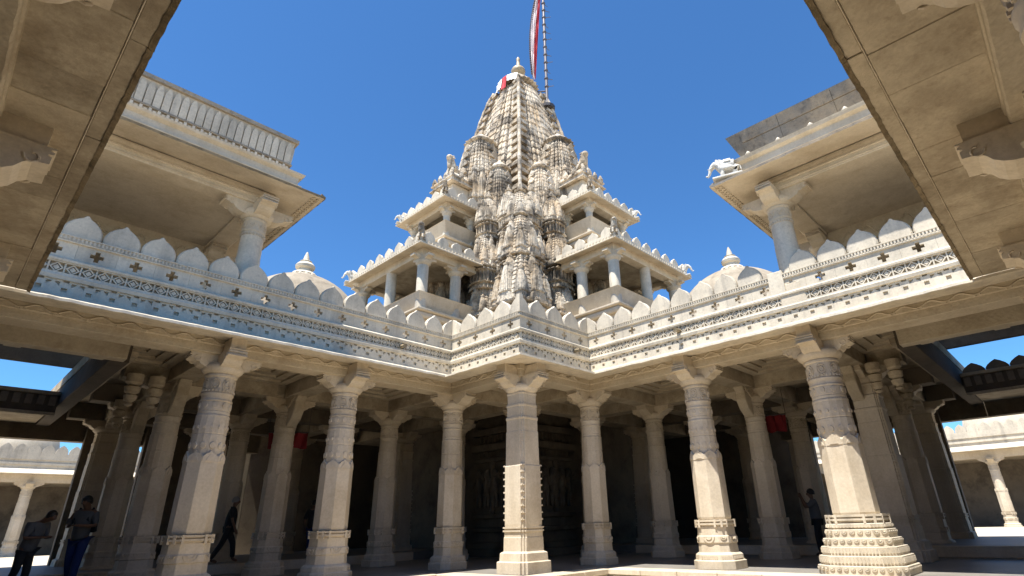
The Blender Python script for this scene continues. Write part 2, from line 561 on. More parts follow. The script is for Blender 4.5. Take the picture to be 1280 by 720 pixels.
# water spouts : dark little gargoyle stubs in the parapets
def spout(x, y, z, dx, dy, label):
    t = thing("water_spout", label, "spout", "stone spouts in the parapets")
    b = MB()
    b.tube([(x, y, z), (x - dx * 0.16, y - dy * 0.16, z - 0.02)], [0.06, 0.045], 8)
    b.build("pipe", 'edge', t)
    b = MB()
    b.tube([(x - dx * 0.15, y - dy * 0.15, z - 0.02), (x - dx * 0.2, y - dy * 0.2, z - 0.025)], [0.06, 0.06], 8)
    b.build("collar", 'edge', t)
spout(7.75, YL - 0.05, 4.44, 0, 1, "dark stone spout in the left parapet lattice near the inner corner")
spout(11.55, YS - 0.05, 4.44, 0, 1, "dark stone spout on the right face of the corner bay")
spout(XR - 0.05, 6.55, 4.44, 1, 0, "dark stone spout in the right parapet lattice near the inner corner")

# ------------------------------------------------------------------ pillars
def arm_mesh(L, w, z0, ztop, top2=None, name="bracket"):
    """bracket arm along +X; cyma underside, block end"""
    h = ztop - z0
    bot = [(0.0, 0.0), (0.28, 0.0), (0.36, 0.02), (0.44, 0.10), (0.50, 0.22), (0.545, 0.40), (0.60, 0.50), (0.66, 0.52), (L - 0.02, 0.54), (L, 0.60)]
    bot = [(x * L / 0.72 if x < 0.6 else L - (0.72 - x) if x < L else x, q) for x, q in bot]
    bot = sorted(set(bot))
    poly = [(x, z0 + q * h) for x, q in bot] + [(L, ztop - 0.10), (L - 0.03, ztop - 0.095), (L - 0.03, ztop - 0.075), (L + 0.01, ztop - 0.07),
                                              (L + 0.01, ztop - 0.045), (L - 0.02, ztop - 0.04), (L - 0.02, ztop - 0.02), (L + 0.02, ztop - 0.015), (L + 0.02, ztop), (0, ztop)]
    m = MB()
    m.prism(poly, lambda p: (p[0], -w / 2, p[1]), lambda p: (p[0], w / 2, p[1]))
    # volute roll hugging the sides
    for sgn in (-1, 1):
        pts = []
        for k in range(10):
            a_ = PI * 1.6 * k / 9
            r_ = 0.075 - 0.004 * k
            pts.append((L - 0.13 - r_ * math.cos(a_) * 0.9, sgn * (w / 2 + 0.004), z0 + 0.62 * h - r_ * math.sin(a_)))
        m.tube(pts, 0.014, 5)
    if top2:
        m.box(0.1, -w / 2 + 0.03, ztop, L - 0.06, w / 2 - 0.03, top2)
    return m.mesh(name, 0.0)

def pillar_proto(kind):
    """local origin on the floor, axis z; heights are for the 4.47 m order under the beams"""
    H0 = 1.0
    P = thing("stone_pillar", "", "pillar", world=False)
    k = 1.0
    if kind in ('standard', 'thick', 'ornate'):
        k = {'standard': 1.0, 'thick': 1.12, 'ornate': 1.05}[kind]
        # ---- base
        b = MB()
        if kind == 'ornate':
            tiers = [(0.0, 0.16, 0.76), (0.175, 0.32, 0.71), (0.335, 0.47, 0.655), (0.485, 0.61, 0.60), (0.625, 0.76, 0.545), (0.78, 0.86, 0.51)]
            for z0, z1, hw in tiers:
                b.rings([octo(hw, hw * 0.38, z0), octo(hw, hw * 0.38, z1)])
                b.rings([octo(hw - 0.05, (hw - 0.05) * 0.38, z1), octo(hw - 0.05, (hw - 0.05) * 0.38, z1 + 0.022)])
            b.build("base", 'white', P, bevel=0.01)
            d = MB()
            for z0, z1, hw in tiers:
                for fc in range(8):
                    a_ = fc * PI / 4
                    half = (hw * 0.62 if fc % 2 == 0 else hw * 0.38 * 0.7071)
                    dist = hw if fc % 2 == 0 else (2 * hw - hw * 0.38) * 0.7071
                    nn = max(2, int(2 * half / 0.115))
                    for q in range(nn):
                        s = -half + (q + 0.5) * 2 * half / nn
                        w_ = 0.8 * half / nn
                        def pl_(p, dd):
                            x, y = dist + dd, s + p[0]
                            return (x * math.cos(a_) - y * math.sin(a_), x * math.sin(a_) + y * math.cos(a_), z0 + p[1])
                        if (int(z0 * 10) % 2):
                            hh = z1 - z0
                            for (u0, v0, u1, v1) in ((-w_, 0.2 * hh, -0.25 * w_, 0.8 * hh), (0.25 * w_, 0.2 * hh, w_, 0.8 * hh)):
                                d.prism([(u0, v0), (u1, v0), (u1 - 0.3 * w_, v1), (u0, v1)], lambda p: pl_(p, -0.01), lambda p: pl_(p, 0.018))
                        else:
                            for r_ in (w_ * 0.95, w_ * 0.5):
                                arc = [(r_ * math.cos(PI + PI * t / 6), 0.78 * (z1 - z0) + 1.1 * r_ * math.sin(PI + PI * t / 6)) for t in range(7)]
                                arc2 = [(x * 0.72, 0.78 * (z1 - z0) + (y - 0.78 * (z1 - z0)) * 0.72) for x, y in arc]
                                d.prism(arc + arc2[::-1], lambda p: pl_(p, -0.01), lambda p: pl_(p, 0.018))
            d.build("carved_tiers", 'white', P, kind='stuff')
            rl0, rhw = 0.88, 0.50
        else:
            prof = [(0.0, 0.44), (0.17, 0.44), (0.18, 0.405), (0.29, 0.395), (0.32, 0.36), (0.33, 0.335), (0.52, 0.325), (0.525, 0.345), (0.66, 0.335), (0.67, 0.32), (0.86, 0.315)]
            b.rings([octo(hw * k, hw * k * 0.42, z) for z, hw in prof])
            b.build("base", 'cream', P, bevel=0.008)
            d = MB()
            hw = 0.345 * k
            for fc in range(8):
                a_ = fc * PI / 4
                half = hw * 0.58 if fc % 2 == 0 else hw * 0.42 * 0.7071
                dist = (hw if fc % 2 == 0 else (2 * hw - hw * 0.42) * 0.7071) - 0.004
                def pl_(p, dd):
                    x, y = dist + dd, p[0]
                    return (x * math.cos(a_) - y * math.sin(a_), x * math.sin(a_) + y * math.cos(a_), p[1])
                r_ = half * 0.62
                for rr_ in (1.0, 0.5):
                    arc = [(rr_ * r_ * math.cos(PI + PI * t / 8), 0.645 + rr_ * r_ * 0.9 * math.sin(PI + PI * t / 8)) for t in range(9)]
                    arc2 = [(x * 0.75, 0.645 + (y - 0.645) * 0.75) for x, y in arc]
                    d.prism(arc + arc2[::-1], lambda p: pl_(p, -0.01), lambda p: pl_(p, 0.016))
                t_ = -half * 0.9
                while t_ < half * 0.9:
                    d.prism([(t_, 0.205), (t_ + 0.022, 0.205), (t_ + 0.022, 0.26), (t_, 0.26)], lambda p: pl_(p, 0.03 * k), lambda p: pl_(p, 0.071 * k))
                    t_ += 0.045
            d.build("base_carving", 'cream', P, kind='stuff')
            rl0, rhw = 0.86, 0.345 * k
        # ---- rail band (two rails with posts)
        r = MB()
        r.rings([octo(rhw - 0.035, rhw * 0.38, rl0), octo(rhw - 0.035, rhw * 0.38, rl0 + 0.135)])
        for z in (rl0 + 0.03, rl0 + 0.095):
            r.rings([octo(rhw, rhw * 0.4, z), octo(rhw, rhw * 0.4, z + 0.036)])
        for fc in range(8):
            a_ = fc * PI / 4
            half = rhw * 0.5 if fc % 2 == 0 else rhw * 0.22
            dist = rhw if fc % 2 == 0 else (2 * rhw - rhw * 0.4) * 0.7071
            for s in ((-half, half) if fc % 2 == 0 else (0,)):
                def pl_(x, y, z):
                    return (x * math.cos(a_) - y * math.sin(a_), x * math.sin(a_) + y * math.cos(a_), z)
                c = [pl_(dist - 0.03, s - 0.022, 0), pl_(dist + 0.012, s - 0.022, 0), pl_(dist + 0.012, s + 0.022, 0), pl_(dist - 0.03, s + 0.022, 0)]
                r.rings([[(x, y, rl0 - 0.02) for x, y, _ in c], [(x, y, rl0 + 0.14) for x, y, _ in c]])
        r.build("rail_band", 'white' if kind == 'ornate' else 'cream', P)
        if kind != 'standard':
            fl_ = MB()
            for (z, rad, n_, rr) in ((3.42, 0.84, 10, 0.055), (2.62, 0.90, 12, 0.06), (2.98, 0.885, 14, 0.035)):
                R_ = {'thick': 0.342, 'ornate': 0.385}[kind] * (rad + 0.025)
                for q in range(n_):
                    a_ = 2 * PI * q / n_
                    c_, s_ = math.cos(a_), math.sin(a_)
                    for ro, ri, d in ((1.0, 0.62, 0.012), (0.38, 0.0, 0.016)):
                        ring = [(rr * ro * math.cos(t * PI / 4), rr * ro * 1.25 * math.sin(t * PI / 4)) for t in range(8)]
                        fl_.rings([[((R_ - 0.02) * c_ - u * s_, (R_ - 0.02) * s_ + u * c_, z + w) for u, w in ring],
                                   [((R_ + d) * c_ - u * s_ * 0.85, (R_ + d) * s_ + u * c_ * 0.85, z + w * 0.85) for u, w in ring]])
            fl_.build("shaft_rosettes", 'cream', P, kind='stuff')
        # ---- shafts
        s = MB()
        lw = {'standard': 0.315, 'thick': 0.342, 'ornate': 0.385}[kind]
        ch = 0.55858 * lw
        s.rings([octo(lw * 0.97, ch * 0.97, 1.0), octo(lw * 1.005, ch, 1.05), octo(lw, ch, 1.3), octo(lw * 0.97, ch * 0.97, 2.40), octo(lw * 0.93, ch * 0.93, 2.43)])
        s.build("lower_shaft", 'cream', P, bevel=0.006)
        lf = MB()
        for fc in range(8):
            a_ = fc * PI / 4
            dist = lw * 0.972
            half = lw * 0.42
            def pl_(p, dd):
                x, y = dist + dd, p[0] * half
                return (x * math.cos(a_) - y * math.sin(a_), x * math.sin(a_) + y * math.cos(a_), p[1])
            lf.prism([(-0.95, 2.30), (0.95, 2.30), (0.9, 2.40), (0.55, 2.46), (0.25, 2.47), (0, 2.52), (-0.25, 2.47), (-0.55, 2.46), (-0.9, 2.40)],
                     lambda p: pl_(p, -0.03), lambda p: pl_(p, 0.012))
            lf.prism([(-0.5, 2.32), (0.5, 2.32), (0.25, 2.40), (0, 2.44), (-0.25, 2.40)], lambda p: pl_(p, 0.0), lambda p: pl_(p, 0.024))
        lf.build("leaf_collar", 'cream', P)
        s = MB()
        mw = lw * 0.925
        s.lathe([(mw * 0.98, 2.40), (mw, 2.44), (mw * 0.985, 2.835), (mw * 0.955, 2.84), (mw * 0.955, 2.855), (mw * 0.985, 2.86), (mw * 0.97, 3.18), (mw * 0.985, 3.20), (mw * 0.985, 3.22), (mw * 0.93, 3.25)], 16, rot=PI / 16)
        s.build("middle_shaft", 'cream', P, bevel=0.004)
        s = MB()
        uw = lw * 0.865
        s.lathe([(uw * 0.97, 3.24), (uw, 3.27), (uw, 3.30), (uw * 0.97, 3.305), (uw * 0.97, 3.32), (uw, 3.325), (uw * 0.98, 3.50), (uw * 1.03, 3.51), (uw * 1.03, 3.535), (uw * 0.98, 3.545), (uw * 0.98, 3.62), (uw * 1.03, 3.64), (uw * 1.03, 3.67), (uw * 0.97, 3.69)], 28)
        s.build("upper_shaft", 'cream', P, smooth=40)
        s = MB()
        s.lathe([(uw * 0.96, 3.68), (uw * 0.96, 4.0), (uw * 1.05, 4.02), (uw * 1.05, 4.06), (uw, 4.075)], 28)
        for q in range(8):
            a_ = q * PI / 4 + 0.2
            for (rr, dz) in ((0.085, 0), (0.045, 0)):
                pts = []
                for t in range(13):
                    an = 2 * PI * t / 12
                    th = a_ + rr * math.cos(an) / uw
                    pts.append(((uw * 0.97) * math.cos(th), (uw * 0.97) * math.sin(th), 3.85 + rr * 1.3 * math.sin(an)))
                s.tube(pts, 0.016, 4)
        for q in range(28):
            a_ = 2 * PI * q / 28
            s.box(uw * math.cos(a_) - 0.014, uw * math.sin(a_) - 0.014, 3.70, uw * math.cos(a_) + 0.014, uw * math.sin(a_) + 0.014, 3.735)
        s.build("carved_band", 'cream', P, smooth=40)
        cr = uw
        zr = 4.07
    elif kind == 'square':
        # re-entrant cruciform pillar with bead strips
        b = MB()
        prof = [(0.0, 0.50), (0.24, 0.50), (0.25, 0.45), (0.42, 0.44), (0.45, 0.375), (0.74, 0.37), (0.75, 0.36), (0.95, 0.36)]
        b.rings([ratha(hw, z) for z, hw in prof])
        b.build("base", 'cream', P, bevel=0.008)
        r = MB()
        for z in (0.86, 0.93):
            r.rings([ratha(0.385, z), ratha(0.385, z + 0.035)])
        r.build("rail_band", 'cream', P)
        s = MB()
        s.rings([ratha(0.345, 0.95), ratha(0.35, 1.02), ratha(0.345, 2.30), ratha(0.33, 2.33)])
        s.build("lower_shaft", 'cream', P, bevel=0.006)
        s = MB()
        s.rings([ratha(0.325, 2.31), ratha(0.33, 2.34), ratha(0.32, 3.10), ratha(0.31, 3.13), ratha(0.31, 3.40), ratha(0.325, 3.42), ratha(0.325, 3.46), ratha(0.305, 3.48)])
        s.build("middle_shaft", 'cream', P, bevel=0.006)
        s = MB()
        s.rings([ratha(0.30, 3.47), ratha(0.30, 3.72), ratha(0.315, 3.74), ratha(0.315, 3.78), ratha(0.29, 3.80), ratha(0.29, 4.02), ratha(0.31, 4.05), ratha(0.30, 4.08)])
        s.build("upper_shaft", 'cream', P, bevel=0.005)
        st = MB()
        for sx in (-1, 1):
            for sy in (-1, 1):
                for z in [1.1 + 0.15 * q for q in range(9)]:
                    for (ux, uy) in ((0.31, 0.285), (0.285, 0.31)):
                        st.box(sx * ux - 0.032, sy * uy - 0.032, z, sx * ux + 0.032, sy * uy + 0.032, z + 0.035)
        st.build("corner_rungs", 'cream', P, kind='stuff')
        cr, zr = 0.31, 4.07
    # ---- ring capital
    c = MB()
    c.lathe([(cr * 0.95, zr), (cr * 1.12, zr + 0.02), (cr * 1.30, zr + 0.075), (cr * 1.36, zr + 0.12), (cr * 1.36, zr + 0.165), (cr * 1.25, zr + 0.175), (cr * 1.25, zr + 0.21), (cr * 0.9, zr + 0.21)], 28)
    c.build("capital", 'cream', P, smooth=35)
    return P, zr + 0.20

protos = {}
for kd in ('standard', 'thick', 'ornate', 'square'):
    protos[kd] = pillar_proto(kd)
ARM = arm_mesh(0.70, 0.34, 4.18, 4.47)
ARMF = arm_mesh(0.78, 0.36, 4.18, 4.50, 4.735)
ARMN = arm_mesh(0.74, 0.46, 4.08, 4.47, 4.72)
used = set()
def pillar(x, y, label, kind='standard', front=(), group="hall pillars", arms=(0, 1, 2, 3), z=FLOOR, mat_over=None):
    P, _ = protos[kind]
    if kind not in used:
        used.add(kind)
        o = P
    else:
        o = copy_tree(P)
    for ch in list(o.children):
        if ch.name.startswith("bracket"):
            bpy.data.objects.remove(ch)
    o.location = (x, y, z)
    o['label'] = label
    o['group'] = group
    for a_ in arms:
        link("bracket", (ARMN if group == 'near wing pillars' else ARMF) if a_ in front else ARM, 'cream', o, loc=(0, 0, 0), rotz=a_ * PI / 2)
    return o
pend_copies = []
X_, Y_ = GX, GX
# arms: 0=+x 1=+y 2=-x 3=-y ; front arms look at the courtyard
pillar(3.75, 12.82, "front-row pillar of the left wing nearest the camera, banded base, below the left pavilion", 'thick', front=(3,))
pillar(6.6, 12.82, "tall front-row pillar of the left wing, second from the inner corner, flowered neck band", 'thick', front=(3,))
pillar(9.95, 12.80, "front-row pillar at the left inner corner below the parapet's folded merlon", 'standard', front=(3,))
pillar(9.95, 10.0, "square pillar at the jutting corner with sunlit ladder-like corner strip", 'square', front=(2, 3))
pillar(12.72, 10.0, "front-row pillar at the right inner corner, wholly in shade", 'standard', front=(2,))
pillar(12.72, 6.57, "front-row pillar of the right wing with a slanting sunlit patch, flowered neck band", 'thick', front=(2,))
pillar(12.70, 3.55, "sunlit pillar nearest the camera on the right, white carved tiered base, below right pavilion", 'ornate', front=(2,))
pillar(3.72, 16.1, "shaded pillar just behind the nearest left front pillar", 'standard')
pillar(6.6, 16.1, "second-row pillar of the left wing beside the walking man", 'standard')
pillar(9.95, 16.1, "second-row pillar of the left wing next to the dark doorway", 'standard')
pillar(12.75, 12.8, "pillar hidden in shade straight behind the jutting corner pillar", 'standard')
pillar(16.1, 3.6, "square-cut tan pillar close behind the nearest right pillar", 'square')
pillar(16.1, 6.6, "second-row pillar of the right wing before the red cloth", 'standard')
pillar(16.1, 10.0, "second-row pillar of the right wing next to the dark doorway", 'standard')
pillar(3.7, 19.5, "dim third-row pillar at far left with carved figures on its shaft, light slit to its left", 'standard')
pillar(3.7, 22.9, "dark pillar at far left behind the two visitors", 'square')
pillar(6.6, 19.5, "third-row pillar seen behind the walking man, catching back light", 'standard')
pillar(6.6, 22.9, "back-row pillar at left, in half light beyond the walking man", 'standard')
pillar(9.95, 19.5, "third-row pillar in the gloom between two left front pillars", 'standard')
pillar(9.95, 22.9, "back-row pillar deep in the gloom of the left hall", 'standard')
pillar(12.75, 16.1, "shaded pillar left of the carved shrine wall", 'standard')
pillar(12.75, 19.5, "carved pillar in the dark left of the shrine doorway", 'square')
pillar(16.1, 12.8, "shaded pillar right of the carved shrine wall", 'standard')
pillar(19.5, 12.8, "carved pillar in the dark right of the shrine doorway", 'square')
pillar(19.5, 3.6, "dim pillar third back on the far right with carved bracket", 'standard')
pillar(22.9, 3.6, "dark pillar at far right against the bright outer court", 'square')
pillar(19.5, 6.6, "third-row pillar of the right hall, half lit from behind", 'standard')
pillar(22.9, 6.6, "back-row pillar of the right hall beyond the red cloth", 'standard')
pillar(19.5, 10.0, "third-row pillar in the gloom of the right hall", 'standard')
pillar(22.9, 10.0, "back-row pillar deep in the gloom of the right hall", 'standard')
for (x, y, lb) in ((-0.7, 16.1, "dark pillar of the left wing at the frame edge"),):
    pillar(x, y, lb, 'standard')
# near wings (only brackets show, overhead)
for k, yv in enumerate((3.7, 6.6, 9.95)):
    pillar(-0.74, yv, "near-left wing pillar whose big bracket shows overhead at top left, %s along the eave" % ("nearest", "middle", "farthest")[k], 'standard', front=(0,), group="near wing pillars")
for k, xv in enumerate((3.7, 6.6, 9.95)):
    pillar(xv, -0.72, "near-right wing pillar whose big bracket shows overhead at top right, %s along the eave" % ("nearest", "middle", "farthest")[k], 'standard', front=(1,), group="near wing pillars")
pillar(-0.74, 12.82, "pillar at the meeting of near-left wing and left wing", 'standard')
pillar(12.7, -0.72, "pillar at the meeting of near-right wing and right wing", 'standard')

# ------------------------------------------------------------------ beams, roofs and ceilings
BZ0, BZ1 = 3.47, 3.82
def vine(m, a, b, T, z0, z1):
    """running vine scroll in relief: T maps (s, out, z)"""
    n_ = max(1, round((b - a) / 0.46))
    w = (b - a) / n_
    zc, h = (z0 + z1) / 2, (z1 - z0) * 0.36
    pts = [T((a + (b - a) * k / (n_ * 10), 0.006, zc + h * math.sin(2 * PI * k / 10 / 1.0))) for k in range(n_ * 10 + 1)]
    m.tube(pts, 0.02, 4)
    for k in range(n_ * 2):
        c = a + (k + 0.5) * w / 2 + 0.02
        sg = -1 if k % 2 == 0 else 1
        p2 = [T((c + 0.055 * math.cos(t * 0.8) * (1 - t / 9), 0.006, zc + sg * (-0.2) * h + 0.05 * sg * -1 + 0.045 * math.sin(t * 0.8) * (1 - t / 9))) for t in range(7)]
        m.tube(p2, 0.016, 4)

roof = thing("hall_roof", "stone roof of beams and ceiling slabs over the pillared halls", "roof")
def slab(x0, y0, x1, y1, z0=3.97, z1=4.25, m='tan'):
    MB().box(x0, y0, z0, x1, y1, z1).build("roof_slab", m, roof)
B0L, B0R, B0X, B0Y = YL + BF, XR + BF, XS + BF, YS + BF
slab(-12, B0L + 0.03, -0.3, 16.4)
slab(-0.299, B0L + 0.03, 1.95, 14.55)
slab(1.951, B0L + 0.03, B0X, 16.4)
slab(B0X + 0.03, B0Y + 0.03, 16.4, 16.4)
slab(B0R + 0.03, -12, 16.4, -0.3)
slab(B0R + 0.03, -0.299, 14.55, 1.95)
slab(B0R + 0.03, 1.951, 16.4, B0Y)
slab(1.95, 16.41, 24.7, 24.7)
slab(16.41, 1.95, 24.7, 16.39)
slab(-12, 20.35, 1.94, 24.7, 3.42, 3.7)
slab(20.35, -12, 24.7, 1.94, 3.42, 3.7)
slab(-12, 16.401, -0.3, 20.34)
slab(16.401, -12, 20.34, -0.3)
slab(9.0, 24.71, 24.7, 30)
slab(24.71, 9.0, 30, 24.7)
def beam(x0, y0, x1, y1, m='tan', z0=BZ0, z1=3.968):
    MB().box(x0, y0, z0, x1, y1, z1).build("beam", m, roof, bevel=0.012)
bw = 0.25
rows_y = {12.82: (-12, 9.66), 16.1: (-12, 16.0), 19.9: (-12, 24), 22.9: (-12, 24)}
# beams along x (left hall) and along y (right hall)
def run_x(yc, xs_list, m='tan'):
    for xa, xb in zip(xs_list, xs_list[1:]):
        beam(xa + 0.26, yc - bw, xb - 0.26, yc + bw, m)
def run_y(xc, ys_list, m='tan'):
    for ya, yb in zip(ys_list, ys_list[1:]):
        beam(xc - bw, ya + 0.26, xc + bw, yb - 0.26, m)
def node(x, y):
    MB().box(x - 0.258, y - 0.258, BZ0 + 0.003, x + 0.258, y + 0.258, 3.968).build("beam_block", 'tan', roof)
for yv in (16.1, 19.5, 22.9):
    run_x(yv, [2.3, 3.72, 6.6, 9.95, 12.75], 'tan' if yv < 17 else 'dark')  # deeper rows take the darker stone, shade put into the colour
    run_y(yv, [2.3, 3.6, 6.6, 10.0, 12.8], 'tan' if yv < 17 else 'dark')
for xv in (3.72, 6.6, 9.95, 12.75):
    run_y(xv, [12.82, 16.1, 19.5, 22.9])
    run_x(xv if xv != 3.72 else 3.6, [12.72, 16.1, 19.5, 22.9])
    for yv in (16.1, 19.5, 22.9):
        node(xv, yv)
        node(yv, xv if xv != 3.72 else 3.6)
beam(12.75 - bw, 10.26, 12.75 + bw, 12.5)
beam(10.2, 12.8 - bw, 12.4, 12.8 + bw)
node(12.75, 12.8)
# front beams facing the court, with carved vine frieze on an upper fillet
def front_beam(T, a, b, ka, kb):
    sweep_seg(T, a, b, ka, kb, [(-BF, BZ0), (-BF, 3.64), (-BF + 0.03, 3.645), (-BF + 0.03, 3.785), (-BF - 0.0, 3.967), (-BF - 0.5, 3.967), (-BF - 0.5, BZ0)]).build("front_beam", 'carved', roof, bevel=0.008)
    v = MB()
    vine(v, a + (0.3 if ka else 0), b - (0.3 if kb else 0), lambda p: T((p[0], -BF + 0.03 + p[1], p[2])), 3.655, 3.775)
    v.build("vine_frieze", 'carved', roof, kind='stuff')
front_beam(TLw, -12, XS, 0, -1)
front_beam(TSl, 0, YL - YS, 1, 1)
front_beam(TSr, 0, XR - XS, -1, -1)
front_beam(TRw, 0, 22, 1, 0)
# nested ceiling frames in the front bays
def coffer(x0, y0, x1, y1):
    for q, (d, z) in enumerate(((0.0, 3.80), (0.22, 3.86), (0.46, 3.915))):
        a0, b0, a1, b1 = x0 + d, y0 + d, x1 - d, y1 - d
        w = 0.24
        m = MB()
        m.box(a0, b0, z, a1, b0 + w, 3.968 + q * 0.0001)
        m.box(a0, b1 - w, z, a1, b1, 3.968 + q * 0.0001)
        m.box(a0, b0 + w, z, a0 + w, b1 - w, 3.968 + q * 0.0001)
        m.box(a1 - w, b0 + w, z, a1, b1 - w, 3.968 + q * 0.0001)
        m.build("ceiling_frame", 'carved', roof)
    # rosette
    m = MB()
    cx, cy = (x0 + x1) / 2, (y0 + y1) / 2
    for rr in (0.5, 0.34, 0.16):
        m.tube([(cx + rr * math.cos(t * PI / 10), cy + rr * math.sin(t * PI / 10), 3.965) for t in range(21)], 0.03, 5)
    m.build("ceiling_rosette", 'carved', roof)
xsL = [-0.7, 3.75, 6.6, 9.95]
for xa, xb in zip(xsL, xsL[1:]):
    coffer(xa + 0.3, 13.1, xb - 0.3, 15.8)
    coffer(13.05, xa + 0.3, 15.8, xb - 0.3)
coffer(10.25, 10.3, 12.45, 12.5)
coffer(10.25, 13.1, 12.45, 15.8)
coffer(13.05, 10.3, 15.8, 12.5)

# big sloping lintels / chajja along the light wells at far left and right
def well(T, lab):
    t = thing("light_well_eave", lab, "eave")
    b = MB(T)
    b.box(-0.3, 13.75, 3.36, 2.2, 14.05, 3.968)
    b.build("near_lintel", 'carved', t, bevel=0.01)
    b = MB(T)
    b.rings([[(-0.3, 14.06, 3.78), (-0.3, 14.98, 3.70), (-0.3, 15.0, 3.74), (-0.3, 14.56, 3.96), (-0.3, 14.06, 3.96)], [(1.94, 14.06, 3.78), (1.94, 14.98, 3.70), (1.94, 15.0, 3.74), (1.94, 14.56, 3.96), (1.94, 14.06, 3.96)]])
    b.build("near_eave", 'cream', t)
    for x in (0.45, 1.75):
        b = MB(T)
        b.prism([(0, 3.36), (0.25, 3.40), (0.38, 3.5), (0.46, 3.52), (0.46, 3.72), (0, 3.75)], lambda p: (x - 0.13, 14.05 + p[0], p[1]), lambda p: (x + 0.13, 14.05 + p[0], p[1]))
        b.build("bracket", 'carved', t, bevel=0.01)
    b = MB(T)
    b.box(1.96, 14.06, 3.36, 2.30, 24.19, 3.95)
    b.build("side_lintel", 'shade_dark', t, bevel=0.015)
    b = MB(T)
    b.box(2.301, 14.06, 3.5, 2.42, 19.2, 3.62)
    b.build("side_fillet", 'tan', t)
    b = MB(T)
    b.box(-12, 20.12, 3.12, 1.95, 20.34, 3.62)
    b.build("far_lintel", 'shade_dark', t)
    b = MB(T)
    b.box(-12, 20.0, 3.62, 1.95, 20.34, 3.72)
    b.box(-12, 20.04, 3.08, 1.95, 20.119, 3.16)
    b.build("far_cornice", 'tan', t, bevel=0.01)
    b = MB(T)
    for k in range(40):
        b.box(-8 + k * 0.25, 20.06, 3.34, -7.85 + k * 0.25, 20.119, 3.6)
    b.build("carved_blocks", 'dark', t, kind='stuff')
    b = MB(T)
    b.box(-12, 24.2, 2.95, 9, 24.6, 3.965)
    b.build("back_lintel", 'dark', t)
    if T:
        for k in range(9):
            b = MB(T)
            x = 1.6 - k * 0.55
            half = [(0.26, 0.0), (0.27, 0.06), (0.21, 0.14), (0.10, 0.22), (0.0, 0.27)]
            poly = [(q, z) for q, z in half] + [(-q, z) for q, z in reversed(half[:-1])]
            b.prism(poly, lambda p: (x + p[0], 20.1, 3.72 + p[1]), lambda p: (x + p[0], 20.25, 3.72 + p[1]))
            b.build("merlon", 'dark', t)
well(None, "shade-darkened stone lintels round the open light well in the left hall")
well(SWAP, "shade-darkened stone lintels and battlements round the open light well in the right hall")

# ------------------------------------------------------------------ near wings overhead
def near_wing(T, lab, edge, face, length, seed):
    R_ = random.Random(seed)
    t = thing("overhead_eave", lab, "eave")
    ZS = 3.695
    s = -6.0
    while s < length:
        w = R_.choice((0.55, 0.7, 0.85, 0.62, 1.0))
        e = min(s + w, length)
        b = MB(T)
        dz = R_.uniform(-0.006, 0.004)
        b.box(face - 0.02, s + 0.002, ZS + dz, edge - 0.19, e - 0.002, ZS + 0.2)
        b.build("soffit_slab", 'tan', t, bevel=0.006)
        s = e
    s = -6.0
    while s < length:
        w = R_.choice((1.3, 1.7, 2.1))
        e = min(s + w, length)
        n_ = max(2, int((e - s) / 0.06))
        b = MB(T)
        rr = []
        for k in range(n_ + 1):
            y = s + 0.004 + (e - s - 0.008) * k / n_
            j = R_.uniform(-0.007, 0.005)
            j2 = R_.uniform(-0.006, 0.006)
            rr.append([(edge - 0.045 + j, y, ZS - 0.016 + j2 * 0.4), (edge + j * 0.6, y, ZS - 0.03 + j2), (edge + j, y, ZS + 0.02), (edge - 0.02, y, ZS + 0.06), (edge - 0.045, y, ZS + 0.06)])
        b.rings(rr)
        es_ = b.build("worn_edge", 'edge', t)
        b = MB(T)
        b.box(edge - 0.176, s + 0.004, ZS - 0.004 + R_.uniform(-0.008, 0.004), edge - 0.035, e - 0.004, ZS + 0.15)
        b.build("eave_edge_slab", 'tan', t, bevel=0.005)
        s = e
    b = MB(T)
    b.box(edge - 0.189, -6, ZS - 0.012, edge - 0.177, length, ZS + 0.1)
    b.build("raised_fillet", 'cream', t, bevel=0.005)
    # beam: narrow face with worn arris and broad bottom
    n_ = 200
    b = MB(T)
    rr = []
    for k in range(n_ + 1):
        y = -6 + (length + 6) * k / n_
        j = R_.uniform(-0.006, 0.004)
        rr.append([(face, y, ZS + 0.05), (face, y, 3.60), (face - 0.015, y, 3.59), (face - 0.015, y, 3.50 + j), (face - 0.03 + j, y, 3.472), (face - 0.5, y, 3.472), (face - 0.5, y, ZS + 0.05)])
    b.rings(rr)
    b.build("beam", 'carved', t)
    b = MB(T)
    b.box(face - 6, -6, 3.97, face, length, 4.2)
    b.build("roof_slab", 'tan', t)
    b = MB(T)
    b.box(edge - 0.7, -6, 3.9, edge - 0.1, length, 4.1)
    b.build("cornice_top", 'white', t)
    # deeper ceiling behind
    for k in range(6):
        b = MB(T)
        b.box(face - 3.4, -5 + k * 3.0, 3.5, face - 0.51, -4.55 + k * 3.0, 3.97)
        b.build("cross_beam", 'tan', t)
    return t
near_wing(None, "broad weathered eave of stone slabs overhead at top left", 0.345, -0.43, 11.6, 3)
near_wing(SWAP, "broad tan eave of stone slabs overhead at top right", 0.545, -0.41, 11.5, 5)

